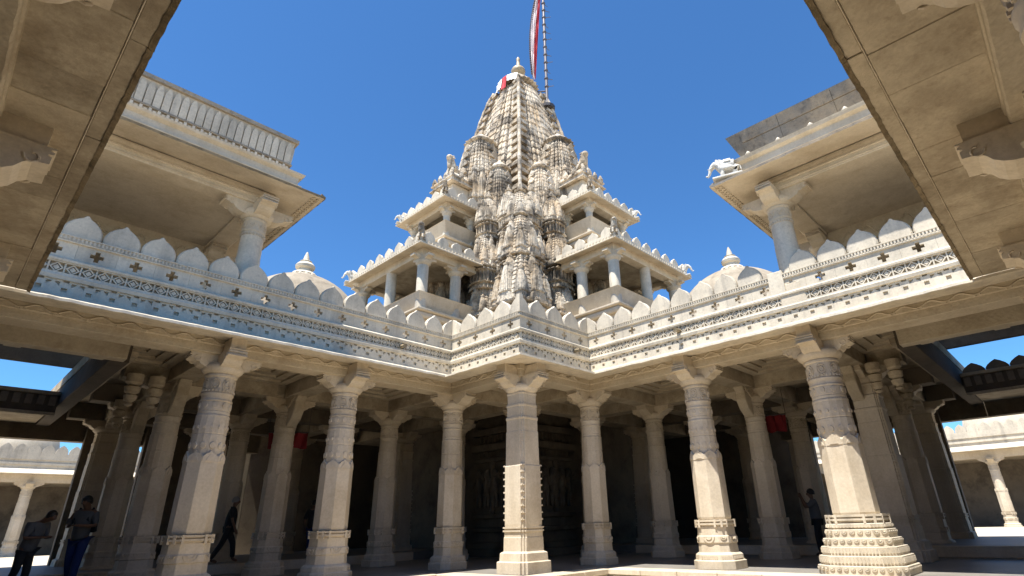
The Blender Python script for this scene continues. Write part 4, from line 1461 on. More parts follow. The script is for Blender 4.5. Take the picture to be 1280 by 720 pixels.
# ------------------------------------------------------------------ tower balconies
def bal_T(side):
    if side == 'L':
        return lambda p: (CT - p[0], CT + p[1], p[2])
    return lambda p: (CT + p[1] - 0.33, CT - p[0], p[2])
MLM = merlon_mesh(0.62, 0.50, 0.12)
def balcony(side, lvl, lab):
    T = bal_T(side)
    z1, front, inner, hw, ecol, zc, zb, cr = {1: (10.9, 9.05, 5.6, 3.15, 0.70, 8.9, 8.28, 0.24), 2: (14.5, 7.16, 4.6, 2.08, 0.72, 13.45, 12.75, 0.17)}[lvl]
    t = thing("tower_balcony", lab, "balcony", "balconies on the tower faces")
    rr = lambda p, z: [(inner, -hw - p, z), (front + p, -hw - p, z), (front + p, hw + p, z), (inner, hw + p, z)]
    # eave slab
    m = MB(T)
    m.rings([rr(-ecol + 0.1, z1 + 0.12), rr(-0.08, z1 + 0.015), rr(-0.07, z1), rr(0, z1), rr(0, z1 + 0.05), rr(-0.2, z1 + 0.2), rr(-0.3, z1 + 0.2)])
    m.build("eave", 'cream', t)
    m = MB(T)
    m.rings([rr(-0.15, z1 + 0.13), rr(-0.15, z1 + 0.36), rr(-0.30, z1 + 0.36)])
    m.build("parapet_band", 'white', t)
    m = MB(T)
    pit = 0.74 if lvl == 1 else 0.66
    for (s0, s1, horiz) in ((-hw + 0.3, hw - 0.3, True), (inner + 0.4, front - 0.4, False)):
        n_ = max(1, int((s1 - s0) / 0.17))
        for k in range(n_ + 1):
            s = s0 + (s1 - s0) * k / n_
            if horiz:
                m.box(front - 0.15, s - 0.045, z1 + 0.16, front - 0.11, s + 0.045, z1 + 0.24)
            else:
                for q in (-1, 1):
                    m.box(s - 0.045, q * (hw - 0.13) - 0.02, z1 + 0.16, s + 0.045, q * (hw - 0.13) + 0.02, z1 + 0.24)
    m.build("dentils", 'white', t, kind='stuff')
    P0 = Vector(T((0, 0, 0)))
    eo = Vector(T((1, 0, 0))) - P0
    es = Vector(T((0, 1, 0))) - P0
    def put(o_, s, z, along_s):
        ob = link("merlon", MLM, 'white', t)
        X, Y = (es, eo) if along_s else (eo, es)
        ob.matrix_world = Matrix.Translation(Vector(T((o_, s, z)))) @ Matrix((X, Y, Vector((0, 0, 1)))).transposed().to_4x4() @ Matrix.Diagonal((0.98, 1, 0.80, 1))
    nm = int(2 * (hw - 0.3) / pit)
    for k in range(nm + 1):
        put(front - 0.23, -hw + 0.35 + k * 2 * (hw - 0.35) / nm, z1 + 0.36, True)
    nm = int((front - inner - 0.3) / pit)
    for k in range(nm):
        for q in (-1, 1):
            put(front - 0.6 - k * pit, q * (hw - 0.23), z1 + 0.36, False)
    # solid roof
    m = MB(T)
    m.rings([rr(-0.35, z1 + 0.1), rr(-0.35, z1 + 0.4), rr(-1.2, z1 + 0.75)])
    m.build("roof", 'cream', t)
    # beams
    m = MB(T)
    e = ecol
    bh = 0.38 if lvl == 1 else 0.3
    m.box(front - e - 0.22, -hw + e - 0.22, z1 - bh + 0.13, front - e + 0.22, hw - e + 0.22, z1 + 0.11)
    for q in (-1, 1):
        m.box(inner, q * (hw - e) - 0.22, z1 - bh + 0.132, front - e - 0.221, q * (hw - e) + 0.22, z1 + 0.111)
    m.build("beam", 'cream', t, bevel=0.012)
    m = MB(T)
    m.box(inner, -hw + e + 0.23, z1 - 0.02, front - e - 0.23, hw - e - 0.23, z1 + 0.1)
    m.build("ceiling", 'tan', t)
    # columns
    xs_ = (front - e, front - e - 1.75 if lvl == 1 else front - e - 1.5)
    zt = z1 - bh + 0.13
    for xo in xs_:
        for so_ in ((-hw + e, hw - e) if True else ()):
            m = MB(T)
            m.lathe([(cr, zb), (cr, zt - 0.42), (cr * 0.96, zt - 0.40)], 16, xo, so_)
            c = m.build("column", 'white', t, smooth=40)
            m = MB(T)
            m.lathe([(cr * 1.0, zt - 0.42), (cr * 1.35, zt - 0.33), (cr * 1.42, zt - 0.27), (cr * 1.42, zt - 0.22), (cr * 1.2, zt - 0.2), (cr * 1.2, zt)], 16, xo, so_)
            m.build("capital", 'cream', c, smooth=35)
            m = MB(T)
            for (ux, uy) in ((1, 0), (-1, 0), (0, 1), (0, -1)):
                L, w = (0.58, 0.14) if lvl == 1 else (0.42, 0.11)
                poly = [(0, zt - 0.24), (0.45 * L, zt - 0.22), (0.7 * L, zt - 0.12), (L, zt - 0.10), (L, zt - 0.003), (0, zt - 0.003)]
                m.prism(poly, lambda p: (xo + ux * p[0] - uy * w, so_ + uy * p[0] - ux * w, p[1]), lambda p: (xo + ux * p[0] + uy * w, so_ + uy * p[0] + ux * w, p[1]))
            m.build("bracket", 'cream', c)
    # middle front columns
    if lvl == 1:
        m = MB(T)
        m.lathe([(cr, zb), (cr, zt)], 16, front - e, 0.0)
        m.build("column", 'white', t, smooth=40)
    # flaring seat-back balustrade
    r3 = lambda p, z: [(inner, -hw + e - p, z), (front - e + p, -hw + e - p, z), (front - e + p, hw - e + p, z), (inner, hw - e + p, z)]
    m = MB(T)
    m.rings([r3(0.06, zb), r3(0.34, zc), r3(0.36, zc + 0.02), r3(0.30, zc + 0.045), r3(0.0, zb + 0.1), r3(0.0, zb)], True, True)
    m.build("balustrade", 'cream', t)
    m = MB(T)
    m.rings([r3(0.30, zb - 0.17), r3(0.36, zb - 0.13), r3(0.36, zb - 0.06), r3(0.2, zb - 0.001)])
    m.rings([r3(0.22, zb - 0.42), r3(0.26, zb - 0.34), r3(0.26, zb - 0.24), r3(0.22, zb - 0.171)])
    m.rings([r3(0.05, zb - 0.8), r3(0.05, zb - 0.421)])
    m.rings([r3(0.15, zb - 1.1), r3(0.2, zb - 0.801)])
    if lvl == 1:
        m.rings([r3(0.1, 4.2), r3(0.1, zb - 1.101)])
    m.build("plinth", 'cream', t, bevel=0.01)
    return t
def top_roof(side, lab):
    T = bal_T(side)
    t = thing("tower_roofed_niche", lab, "niche", "top roofed niches on the tower faces")
    z1, front, inner, hw = 16.55, 5.95, 3.4, 0.98
    rr = lambda p, z: [(inner, -hw - p, z), (front + p, -hw - p, z), (front + p, hw + p, z), (inner, hw + p, z)]
    m = MB(T)
    m.rings([rr(-0.3, 15.2), rr(-0.3, z1)])
    m.build("body", 'cream', t)
    m = MB(T)
    m.rings([rr(-0.28, z1 + 0.06), rr(0, z1), rr(0, z1 + 0.05), rr(-0.12, z1 + 0.12), rr(-0.12, z1 + 0.3), rr(-0.05, z1 + 0.32), rr(-0.05, z1 + 0.40), rr(-0.25, z1 + 0.62), rr(-0.62, z1 + 1.0)])
    m.build("roof", 'tower', t)
    m = MB(T)
    for k in range(4):
        s = -hw + 0.25 + k * (2 * hw - 0.5) / 3
        m.lathe([(0.13, z1 + 0.40), (0.15, z1 + 0.55), (0.08, z1 + 0.75), (0.01, z1 + 0.85)], 8, front - 0.15, s)
    for k in range(3):
        for q in (-1, 1):
            m.lathe([(0.13, z1 + 0.40), (0.15, z1 + 0.55), (0.08, z1 + 0.75), (0.01, z1 + 0.85)], 8, front - 0.7 - 0.55 * k, q * (hw - 0.12))
    m.build("roof_knobs", 'tower', t)
balcony('L', 1, "lower balcony on the tower's left face with an elephant at its far eave corner")
balcony('R', 1, "lower balcony on the tower's right face, small hanging bell-shaped lamp beside its pillar")
balcony('L', 2, "upper, smaller balcony on the tower's left face")
balcony('R', 2, "upper, smaller balcony on the tower's right face")
top_roof('L', "small stepped roof high on the tower's left face, crowned by a beast")
top_roof('R', "small stepped roof high on the tower's right face, crowned by a beast")
TL, TR = bal_T('L'), bal_T('R')
elephant(*TL((8.75, 2.75, 11.0)), PI * 0.9, 0.58, "white elephant statue on far eave corner of the tower's lower left balcony")
elephant(*TR((8.75, 2.75, 11.0)), -PI * 0.4, 0.58, "white elephant statue on far eave corner of the tower's lower right balcony")
lion(*TL((8.85, -2.95, 11.1)), PI * 1.25, 0.72, "seated beast statue on near eave corner of the tower's lower left balcony")
lion(*TR((8.85, -2.95, 11.1)), PI * 1.25, 0.72, "seated beast statue on near eave corner of the tower's lower right balcony")
elephant(*TL((6.95, 1.75, 14.6)), PI * 0.9, 0.45, "small elephant statue on far eave corner of the tower's upper left balcony")
elephant(*TR((6.95, 1.75, 14.6)), -PI * 0.4, 0.45, "small elephant statue on far eave corner of the tower's upper right balcony")
lion(*TL((7.0, -1.9, 14.75)), PI * 1.25, 0.62, "seated beast statue on near eave corner of the tower's upper left balcony")
lion(*TR((7.0, -1.9, 14.75)), PI * 1.25, 0.62, "seated beast statue on near eave corner of the tower's upper right balcony")
lion(*TL((5.0, 0.1, 17.5)), PI * 1.1, 1.25, "large beast statue crowning the tower's top left roof")
lion(*TR((5.0, 0.1, 17.5)), PI * 1.4, 1.25, "large beast statue crowning the tower's top right roof")

# ------------------------------------------------------------------ domes
def dome(x, y, lab):
    t = thing("hall_dome", lab, "dome", "pale domes behind the parapets", (x, y, 0), world=False)
    m = MB()
    prof = [(2.5, 6.0), (2.5, 6.75)] + [(2.46 * math.cos(a_ * PI / 40), 6.82 + 2.46 * math.sin(a_ * PI / 40)) for a_ in range(0, 19)]
    m.lathe(prof, 48)
    m.build("shell", 'dome', t, smooth=40)
    m = MB()
    m.lathe([(3.0, 4.2), (3.0, 5.9), (2.9, 6.02)], 8)
    m.build("drum", 'cream', t)
    m = MB()
    for k in range(14):
        a_ = 2 * PI * k / 14
        m.lathe([(0.07, 9.16), (0.075, 9.28), (0.02, 9.36)], 6, 0.50 * math.cos(a_), 0.50 * math.sin(a_))
    m.lathe([(0.55, 9.15), (0.60, 9.24), (0.5, 9.30)], 24)
    m.build("lotus_base", 'white', t, smooth=40)
    m = MB()
    m.lathe([(0.44, 9.28), (0.50, 9.36), (0.44, 9.44), (0.27, 9.50), (0.27, 9.62), (0.36, 9.68), (0.38, 9.78), (0.30, 9.88), (0.20, 9.94), (0.23, 9.99), (0.13, 10.05), (0.10, 10.2), (0.03, 10.42)], 20)
    m.build("finial", 'white', t, smooth=40)
    return t
dome(8.22, 20.5, "pale dome with tiered finial behind the left parapet")
dome(20.5, 8.25, "pale dome with tiered finial behind the right parapet")

# ------------------------------------------------------------------ flag pole, flag and cloth on the crown
px, py = CT + 1.35, CT - 1.35
t = thing("flagpole", "tall dark ringed flagpole rising beside the tower's crown", "flagpole", loc=(px, py, 0), world=False)
m = MB()
m.lathe([(0.10, 24.6), (0.10, 33.6), (0.085, 36.5)], 10)
m.build("pole", 'steel', t, smooth=40)
for k in range(12):
    z = 27.2 + k * 0.72
    m = MB()
    m.lathe([(0.11, z), (0.145, z + 0.03), (0.145, z + 0.10), (0.11, z + 0.13)], 10)
    m.build("ring", 'iron', t)
    m = MB()
    a_ = -0.7 + 0.4 * (k % 3)
    m.tube([(0.1 * math.cos(a_), 0.1 * math.sin(a_), z + 0.09), (0.5 * math.cos(a_), 0.5 * math.sin(a_), z + 0.2)], 0.022, 5)
    m.build("rung", 'iron', t)
m = MB()
m.tube([(0, 0, 26.9), (-0.6, 0.6, 26.8)], 0.05, 6)
m.lathe([(0.5, 25.3), (0.52, 25.5), (0.3, 25.7), (0.14, 25.75)], 12)
m.build("stay", 'iron', t)
fl = thing("temple_flag", "long red and white flag hanging slack down the pole", "flag", loc=(px, py, 0), world=False)
def flag_strip(name, w0, w1, m_, off):
    m = MB()
    n_ = 26
    R = []
    # the cloth hangs from the pole head down to the crown, gathered and folded; a is screen-left (-x+y)
    for k in range(n_ + 1):
        q = k / n_
        z = 36.6 - q * 8.6
        sway = 0.15 + 0.95 * q
        row = []
        for j in range(7):
            s = w0 + (w1 - w0) * j / 6
            wid = 0.50 * math.sin(PI * (0.12 + 0.82 * q)) ** 0.8 + 0.04
            d = 0.12 + 0.62 * q + s * wid
            fold = 0.10 * math.sin(j * 2.1 + q * 9 + off)
            row.append((-0.7071 * d + fold * 0.7071, 0.7071 * d + fold * 0.7071, z + 0.15 * math.sin(j + q * 5)))
        R.append(row)
    for side in (0.0, 0.025):
        b = m.pts([(x + side, y + side, z) for row in R for x, y, z in row])
        for k in range(n_):
            for j in range(6):
                m.f.append([b + k * 7 + j, b + k * 7 + j + 1, b + (k + 1) * 7 + j + 1, b + (k + 1) * 7 + j])
    return m.build(name, m_, fl, smooth=60)
flag_strip("red_stripe", 0.0, 0.42, 'flagred', 0)
flag_strip("white_stripe", 0.42, 1.0, 'flagwhite', 1.2)
m = MB()
for k in range(40):
    q = k / 40
    z = 36.4 - q * 8.2
    wid = 0.50 * math.sin(PI * (0.12 + 0.82 * q)) ** 0.8 + 0.04
    d = 0.12 + 0.62 * q + wid + 0.04
    m.box(-0.7071 * d - 0.05, 0.7071 * d - 0.05, z, -0.7071 * d + 0.05, 0.7071 * d + 0.05, z + 0.1)
m.build("fringe", 'iron', fl, kind='stuff')
cl = thing("crown_cloth", "white cloth with a red stripe draped over the left of the tower's crown", "cloth", loc=(CT, CT, 0), world=False)
def drape(name, a0, a1, m_, lo):
    m = MB()
    prof = [(0.55, 28.0), (1.05, 27.48), (1.28, 27.25), (1.43, 27.02), (1.43, 26.75), (1.55, 26.2 + lo)]
    rows = []
    n_ = 10
    for k in range(n_ + 1):
        an = a0 + (a1 - a0) * k / n_
        rows.append([((r + 0.04 * math.sin(k * 2.3 + i)) * math.cos(an), (r + 0.04 * math.sin(k * 2.3 + i)) * math.sin(an), z) for i, (r, z) in enumerate(prof)])
    np_ = len(prof)
    for side in (1.0, 1.02):
        b = m.pts([(x * side, y * side, z) for row in rows for x, y, z in row])
        for k in range(n_):
            for j in range(np_ - 1):
                m.f.append([b + k * np_ + j, b + k * np_ + j + 1, b + (k + 1) * np_ + j + 1, b + (k + 1) * np_ + j])
    m.build(name, m_, cl, smooth=60)
drape("white_fold", math.radians(140), math.radians(178), 'cloth', 0)
drape("red_fold", math.radians(178), math.radians(193), 'flagred', -0.2)
drape("white_fold", math.radians(193), math.radians(222), 'cloth', 0.3)

# ------------------------------------------------------------------ shrine under the tower
def shrine(T, lab):
    t = thing("shrine_wall", lab, "wall")
    X0 = 14.5
    b = MB(T)
    b.box(X0 + 0.15, 14.5, FLOOR, X0 + 0.6, 17.2, 3.965)
    b.build("wall", 'dark', t)
    for z0, z1, d in ((-1, -0.75, 0.35), (-0.75, -0.55, 0.25), (-0.55, -0.2, 0.15), (-0.2, -0.05, 0.28), (-0.05, 0.25, 0.1), (0.25, 0.4, 0.22), (2.2, 2.35, 0.2), (2.6, 2.85, 0.32), (3.2, 3.45, 0.25)):
        b = MB(T)
        b.box(X0 + 0.15 - d, 14.5 - d, z0, X0 + 0.149, 17.2, z1 - 0.004)
        b.build("moulding", 'dark', t, bevel=0.02)
    for s in (14.75, 15.65, 16.55):
        b = MB(T)
        b.lathe([(0.10, 0.4), (0.12, 0.5), (0.08, 0.55), (0.08, 1.95), (0.13, 2.05), (0.13, 2.2)], 10, X0 + 0.08, s - 0.3)
        b.build("pilaster", 'dark', t, smooth=40)
    v = [(0, 0, 0.9), (0.02, 0.05, 1.2), (0, 0, 1.42), (0, 0.02, 1.62), (0.0, 0.10, 0.6), (0, 0.09, 0.2), (0, -0.08, 0.6), (0.02, -0.10, 0.2), (0.04, 0.24, 1.15), (0.1, 0.28, 0.9), (0.04, -0.2, 1.2), (0.1, -0.3, 1.45)]
    e = [(0, 1), (1, 2), (2, 3), (0, 4), (4, 5), (0, 6), (6, 7), (2, 8), (8, 9), (2, 10), (10, 11)]
    r = [0.14, 0.11, 0.10, 0.11, 0.08, 0.06, 0.08, 0.06, 0.05, 0.04, 0.05, 0.04]
    me = skin_mesh("figure_relief", [(-a, b_, z) for a, b_, z in v], e, r, 1)
    ang = 0 if T is None else -PI / 2
    k = 0
    for z, sc, st in ((0.38, 1.0, 0.45), (2.86, 0.22, 0.2), (-0.52, 0.19, 0.2), (2.36, 0.15, 0.16)):
        q = 14.72
        while q < 17.1:
            p = (X0 + 0.06, q, z)
            fo = link("figure_relief", me, 'dark', t, loc=T(p) if T else p, scale=(sc, sc * (1 if k % 2 else -1), sc))
            if T:
                fo.rotation_euler = (0, 0, PI / 2)
            q += st
            k += 1
    return t
shrine(None, "dark carved shrine wall with figures, left of the corner pillar")
shrine(SWAP, "dark carved shrine wall with figures, right of the corner pillar")
# solid cores and closing walls deep in the hall
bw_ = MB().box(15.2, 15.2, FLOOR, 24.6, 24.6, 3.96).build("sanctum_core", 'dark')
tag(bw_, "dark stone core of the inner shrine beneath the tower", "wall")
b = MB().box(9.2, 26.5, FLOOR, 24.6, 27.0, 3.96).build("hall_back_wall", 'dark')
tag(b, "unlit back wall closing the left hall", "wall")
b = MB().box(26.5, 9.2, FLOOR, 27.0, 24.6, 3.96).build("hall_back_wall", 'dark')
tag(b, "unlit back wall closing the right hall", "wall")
b = MB().box(8.2, 24.9, FLOOR, 9.0, 25.5, 3.96).build("hall_pier", 'cream', bevel=0.03)
tag(b, "pale pier at the back of the left hall, behind the walking man", "pier")
b = MB().box(24.9, 8.2, FLOOR, 25.5, 9.0, 3.96).build("hall_pier", 'cream', bevel=0.03)
tag(b, "pale pier at the back of the right hall", "pier")

for T_, w_ in ((None, 'left'), (SWAP, 'right')):
    for x0, x1, q in ((3.3, 4.5, 'outermost'), (5.0, 7.0, 'middle'), (7.7, 8.19, 'innermost')):
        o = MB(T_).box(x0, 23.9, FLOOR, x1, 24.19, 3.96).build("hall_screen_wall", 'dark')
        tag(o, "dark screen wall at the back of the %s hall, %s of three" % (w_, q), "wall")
for T_, w_ in ((None, 'left'), (SWAP, 'right')):  # unseen walls added to keep stray light out of the side halls
    o = MB(T_).box(-7.2, -7.2, FLOOR, -6.6, 24.6, 4.5).build("added_outer_wall", 'dark')
    tag(o, "unseen outer wall added to block light from the %s side halls" % w_, "wall")
    o = MB(T_).box(-2.6, 13.6, FLOOR, -2.2, 24.1, 4.1).build("added_partition", 'dark')
    tag(o, "unseen partition wall added to block light beside the %s light well" % w_, "wall")
# inner step
b = MB().box(-6, 17.6, FLOOR, 12.2, 17.9, -0.75).build("inner_step", 'cream', bevel=0.015)
tag(b, "low pale stone step across the left hall floor by the walking man", "step")
b = MB().box(17.6, -6, FLOOR, 17.9, 12.2, -0.75).build("inner_step", 'cream', bevel=0.015)
tag(b, "low pale stone step across the right hall floor", "step")
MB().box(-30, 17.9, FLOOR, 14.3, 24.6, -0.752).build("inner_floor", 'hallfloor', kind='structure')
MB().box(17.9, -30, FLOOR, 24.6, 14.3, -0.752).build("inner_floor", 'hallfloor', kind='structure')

# ------------------------------------------------------------------ far court facades
def far_facade(T, lab, lab2):
    t = thing("far_court_facade", lab, "facade")
    Y = 46.5
    MB(T).box(-14, Y, 3.9, 27, Y + 0.3, 4.85).build("parapet", 'white', t)
    MB(T).box(-14, Y - 0.07, 4.15, 27, Y - 0.001, 4.28).build("ledge", 'white', t)
    MB(T).box(-14, Y - 0.07, 4.45, 27, Y - 0.001, 4.6).build("ledge", 'white', t)
    MB(T).rings([[(-14, Y - 0.7, 3.62), (-14, Y, 3.95), (-14, Y + 0.4, 3.95), (-14, Y + 0.4, 3.6)], [(27, Y - 0.7, 3.62), (27, Y, 3.95), (27, Y + 0.4, 3.95), (27, Y + 0.4, 3.6)]]).build("cornice", 'white', t)
    MB(T).box(-14, Y + 0.02, 3.15, 27, Y + 0.5, 3.6).build("beam", 'cream', t)
    mm = MLM
    P0 = Vector((0, 0, 0))
    for k in range(60):
        o_ = MB(T)
        x = -13 + k * 0.66
        half = [(0.30, 0.0), (0.31, 0.12), (0.26, 0.28), (0.12, 0.44), (0.0, 0.52)]
        poly = [(q, z) for q, z in half] + [(-q, z) for q, z in reversed(half[:-1])]
        o_.prism(poly, lambda p: (x + p[0], Y + 0.02, 4.85 + p[1]), lambda p: (x + p[0], Y + 0.16, 4.85 + p[1]))
        o_.build("merlon", 'white', t)
    MB(T).box(-14, Y + 4.5, FLOOR, 27, Y + 4.8, 3.2).build("back_wall", 'dark', t)
    MB(T).box(-14, Y + 0.51, 3.2, 27, Y + 4.8, 3.5).build("roof_slab", 'tan', t)
    # court floor and plinth catch the sun
    for k, x in enumerate((-6.5, -2.6, 1.2, 4.4, 7.6, 11.0, 14.2, 17.4, 20.6, 23.8)):
        p = T((x, Y + 0.25, FLOOR)) if T else (x, Y + 0.25, FLOOR)
        o = copy_tree(protos['standard'][0])
        o.location = p
        o.scale = (1, 1, 0.93)
        for c in list(o.children):
            if c.name.startswith("bracket"):
                bpy.data.objects.remove(c)
        for a_ in (0, 1, 2, 3):
            link("bracket", ARM, 'cream', o, loc=(0, 0, 0), rotz=a_ * PI / 2)
        o['label'] = lab2
        o['group'] = lab2
    dm = MB(T)
    dm.lathe([(2.6, 4.5), (2.6, 5.3), (2.4, 6.2), (1.8, 7.0), (0.9, 7.5), (0.1, 7.65)], 24, 3.5, Y + 6)
    dm.build("dome", 'cream', t, smooth=40)
far_facade(None, "sunlit facade of the outer court glimpsed through the left hall, row of merlons", "sunlit pillar of the outer court seen through the left hall")
far_facade(SWAP, "sunlit facade of the outer court glimpsed through the right hall", "sunlit pillar of the outer court seen through the right hall")
# sunlit outer court floors
MB().box(-30, 24.61, -0.99, 9.0, 46.6, -0.9).build("outer_court_paving", 'floor', kind='structure')
MB().box(24.61, -30, -0.99, 46.6, 9.0, -0.9).build("outer_court_paving", 'floor', kind='structure')

# ------------------------------------------------------------------ red cloths
def banner(x0, y0, x1, y1, z0, z1, lab):
    t = thing("red_canopy_cloth", lab, "cloth", "red cloths hung in the halls")
    m = MB()
    n_ = 12
    rows = []
    for k in range(n_ + 1):
        q = k / n_
        col = []
        for j in range(6):
            p = j / 5
            wv = 0.05 * math.sin(k * 1.9 + p * 2)
            col.append((x0 + (x1 - x0) * q + wv, y0 + (y1 - y0) * q + wv, z1 - (z1 - z0) * p * (1 + 0.06 * math.sin(k * 1.3))))
        rows.append(col)
    for off in (0, 0.02):
        b = m.pts([(x + off, y + off, z) for r in rows for x, y, z in r])
        for k in range(n_):
            for j in range(5):
                m.f.append([b + k * 6 + j, b + k * 6 + j + 1, b + (k + 1) * 6 + j + 1, b + (k + 1) * 6 + j])
    m.build("cloth", 'red', t, smooth=60)
    m = MB()
    m.tube([(x0, y0, z1 + 0.02), (x1, y1, z1 + 0.02)], 0.025, 6)
    for (x, y) in ((x0, y0), (x1, y1)):
        m.tube([(x, y, z1), (x, y, 3.6)], 0.008, 4)
    m.build("rod", 'iron', t)
banner(6.75, 17.6, 7.7, 17.0, 2.30, 2.75, "dark red cloth hanging in the left hall between front pillars")
banner(17.3, 6.15, 16.9, 6.95, 2.36, 2.83, "dark red cloth hanging in the right hall beside a second-row pillar")

# ------------------------------------------------------------------ people
def person(x, y, z, face, lab, h=1.7, lean=0.0, shirt='black', trousers='black', hair='hair', stride=0.0, arms='down', head_down=0.0, bag=False):
    t = thing("person", lab, "person", None, (x, y, z), world=False)
    t.rotation_euler = (0, 0, face)
    k = h / 1.7
    L = lambda zz: lean * max(0, zz - 0.88)
    def P(fx, sy, zz):
        return ((fx + L(zz)) * k, sy * k, zz * k)
    hip, chest, neck = P(0, 0, 0.92), P(0.01, 0, 1.22), P(0.0, 0, 1.44)
    hd = 0.5 * head_down
    headc = ((0.03 + hd * 0.20 + L(1.56)) * k, 0, (1.565 - 0.05 * hd) * k)
    v = [hip, P(0.0, 0, 1.08), chest, P(0, 0, 1.36), neck, headc, (headc[0] + 0.015 * k, 0, headc[2] + 0.10 * k)]
    e = [(0, 1), (1, 2), (2, 3), (3, 4), (4, 5), (5, 6)]
    r = [0.125, 0.115, 0.125, 0.11, 0.052, 0.088, 0.07]
    sh, tr = ([], [], []), ([], [], [])
    # nose / face
    b = len(v)
    v.append((headc[0] + 0.115 * k, 0, headc[2] + (0.01 - 0.05 * hd) * k))
    e.append((5, b))
    r.append(0.018)
    limbs = []
    for sg in (1, -1):
        fx = stride * sg
        kn = P(fx * 0.6 + 0.03, 0.095 * sg, 0.50)
        an = P(fx - (0.10 if fx < 0 else 0), 0.095 * sg, 0.09)
        toe = P(fx + 0.14 - (0.06 if fx < 0 else 0), 0.105 * sg, 0.03)
        b = len(v)
        v += [P(0, 0.09 * sg, 0.84), kn, an, toe]
        e += [(0, b), (b, b + 1), (b + 1, b + 2), (b + 2, b + 3)]
        r += [0.085, 0.058, 0.042, 0.035]
        limbs.append((P(0, 0.09 * sg, 0.84), kn, an))
        s = P(0, 0.185 * sg, 1.385)
        if arms == 'down':
            el_, wr = P(-0.03 - fx * 0.3, 0.25 * sg, 1.10), P(0.05 - fx * 0.5, 0.26 * sg, 0.86)
        elif arms == 'front':
            el_, wr = P(0.05, 0.25 * sg, 1.12), P(0.27, 0.12 * sg, 1.13)
        else:
            el_, wr = P(0.20, 0.24 * sg, 1.22), P(0.28, 0.09 * sg, 1.48)
        b = len(v)
        d = (Vector(wr) - Vector(el_)).normalized()
        palm = tuple(Vector(wr) + d * 0.075 * k)
        v += [s, el_, wr, palm]
        e += [(3, b), (b, b + 1), (b + 1, b + 2), (b + 2, b + 3)]
        r += [0.06, 0.042, 0.03, 0.036]
        pb = b + 3
        side = Vector((1, 0, 0)) if abs(d.x) < 0.8 else Vector((0, 1, 0))
        for q in range(4):
            f0 = Vector(palm) + d * 0.045 * k + side * (q - 1.5) * 0.019 * k
            f1 = f0 + d * (0.045 - 0.006 * abs(q - 1.4)) * k + Vector((0, -0.015 * sg, 0)) * k
            bb = len(v)
            v += [tuple(f0), tuple(f1)]
            e += [(pb, bb), (bb, bb + 1)]
            r += [0.010, 0.008]
        bb = len(v)
        v += [tuple(Vector(palm) - d * 0.02 * k + side * 0.045 * k)]
        e += [(pb, bb)]
        r += [0.011]
        limbs.append((s, el_, wr))
    link("body", skin_mesh("body", v, e, [q * k for q in r], 1), 'skin', t, loc=(0, 0, 0))
    # shirt
    v2 = [P(0, 0, 0.82), P(0, 0, 1.04), chest, P(0, 0, 1.37), P(0, 0, 1.43)]
    e2 = [(0, 1), (1, 2), (2, 3), (3, 4)]
    r2_ = [0.17, 0.158, 0.155, 0.13, 0.075]
    for (s, el_, wr) in (limbs[1], limbs[3]):
        b = len(v2)
        v2 += [s, tuple(Vector(s).lerp(Vector(el_), 0.95))]
        e2 += [(3, b), (b, b + 1)]
        r2_ += [0.078, 0.062]
    link("shirt", skin_mesh("shirt", v2, e2, [q * k for q in r2_], 2), shirt, t, loc=(0, 0, 0))
    v3 = [P(0, 0, 0.98)]
    e3, r3_ = [], [0.155]
    for (hp, kn, an) in (limbs[0], limbs[2]):
        b = len(v3)
        v3 += [hp, kn, tuple(Vector(an) + Vector((0, 0, 0.02)))]
        e3 += [(0, b), (b, b + 1), (b + 1, b + 2)]
        r3_ += [0.105, 0.08, 0.065]
    link("trousers", skin_mesh("trousers", v3, e3, [q * k for q in r3_], 2), trousers, t, loc=(0, 0, 0))
    m = MB()
    hx, hz = headc[0] - 0.012 * k, headc[2] + 0.035 * k
    rs = []
    for i in range(7):
        a_ = -0.35 + i * (PI / 2 + 0.3) / 6
        rs.append([(hx + 0.115 * k * math.cos(a_) * math.cos(2 * PI * j / 14) * (1.0 if math.cos(2 * PI * j / 14) < 0.2 else 0.86), 0.098 * k * math.cos(a_) * math.sin(2 * PI * j / 14), hz + 0.125 * k * math.sin(a_) + (0.03 * k if math.cos(2 * PI * j / 14) > 0.3 and i < 3 else 0)) for j in range(14)])
    m.rings(rs)
    m.build("hair", hair, t, smooth=60)
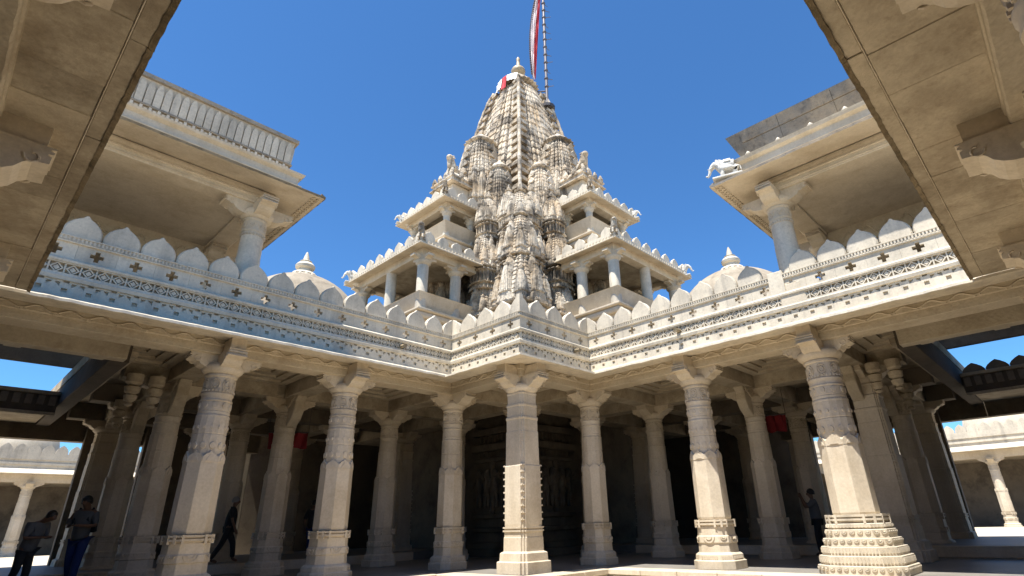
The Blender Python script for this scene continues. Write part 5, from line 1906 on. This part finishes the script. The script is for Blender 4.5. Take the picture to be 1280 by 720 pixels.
    if bag:
        m = MB()
        m.rings([[(-0.14 * k, -0.15 * k, 1.0 * k), (-0.14 * k, 0.15 * k, 1.0 * k), (-0.30 * k, 0.13 * k, 1.02 * k), (-0.30 * k, -0.13 * k, 1.02 * k)],
                 [(-0.13 * k, -0.14 * k, 1.38 * k), (-0.13 * k, 0.14 * k, 1.38 * k), (-0.25 * k, 0.12 * k, 1.36 * k), (-0.25 * k, -0.12 * k, 1.36 * k)]])
        for sg in (-1, 1):
            m.tube([(-0.13 * k, sg * 0.1 * k, 1.38 * k), (0.03 * k, sg * 0.12 * k, 1.47 * k), (0.14 * k, sg * 0.12 * k, 1.25 * k), (-0.12 * k, sg * 0.14 * k, 1.02 * k)], 0.018 * k, 5)
        m.build("backpack", 'black', t, bevel=0.03)
    return t
person(6.35, 18.3, -0.75, -0.35, "man in dark clothes walking past a pillar in the left hall", 1.72, 0.06, 'black', 'black', 'hairgrey', 0.22, 'down')
person(2.75, 16.9, -1.0, -2.2, "visitor with backpack straps, grey shirt and blue trousers at far left", 1.88, 0.05, 'greyshirt', 'blue', 'hair', 0.08, 'front', 0.4, True)
person(1.75, 15.7, -1.0, -0.9, "dark visitor at far left bending his head over something in his hands", 1.55, 0.28, 'greyshirt', 'black', 'hair', 0.05, 'front', 1.6)
person(8.75, 18.2, -0.75, 0.5, "person half hidden behind a left front pillar, bare arm showing", 1.65, 0.0, 'black', 'blue', 'hair', 0.1, 'down')
person(17.5, 5.95, -1.0, 2.0, "person in the right hall raising hands to the face as if taking a picture", 1.72, 0.0, 'greyshirt', 'black', 'hair', 0.06, 'up')

# a bell-shaped lamp hanging in the right lower balcony
t = thing("hanging_lamp", "small white lamp hanging beside the lower right balcony's pillar", "lamp")
lx, ly, _ = TR((7.95, -1.95, 0))
m = MB()
m.lathe([(0.10, 9.55), (0.12, 9.62), (0.07, 9.78), (0.03, 9.85)], 12, lx, ly)
m.build("shade", 'cloth', t, smooth=40)
m = MB()
m.tube([(lx, ly, 9.84), (lx, ly, 10.65)], 0.012, 5)
m.build("cord", 'iron', t)

for o in bpy.data.objects:
    if '_world' in o:
        del o['_world']
for kd in protos:
    if kd not in used:
        for ch in list(protos[kd][0].children):
            bpy.data.objects.remove(ch)
        bpy.data.objects.remove(protos[kd][0])
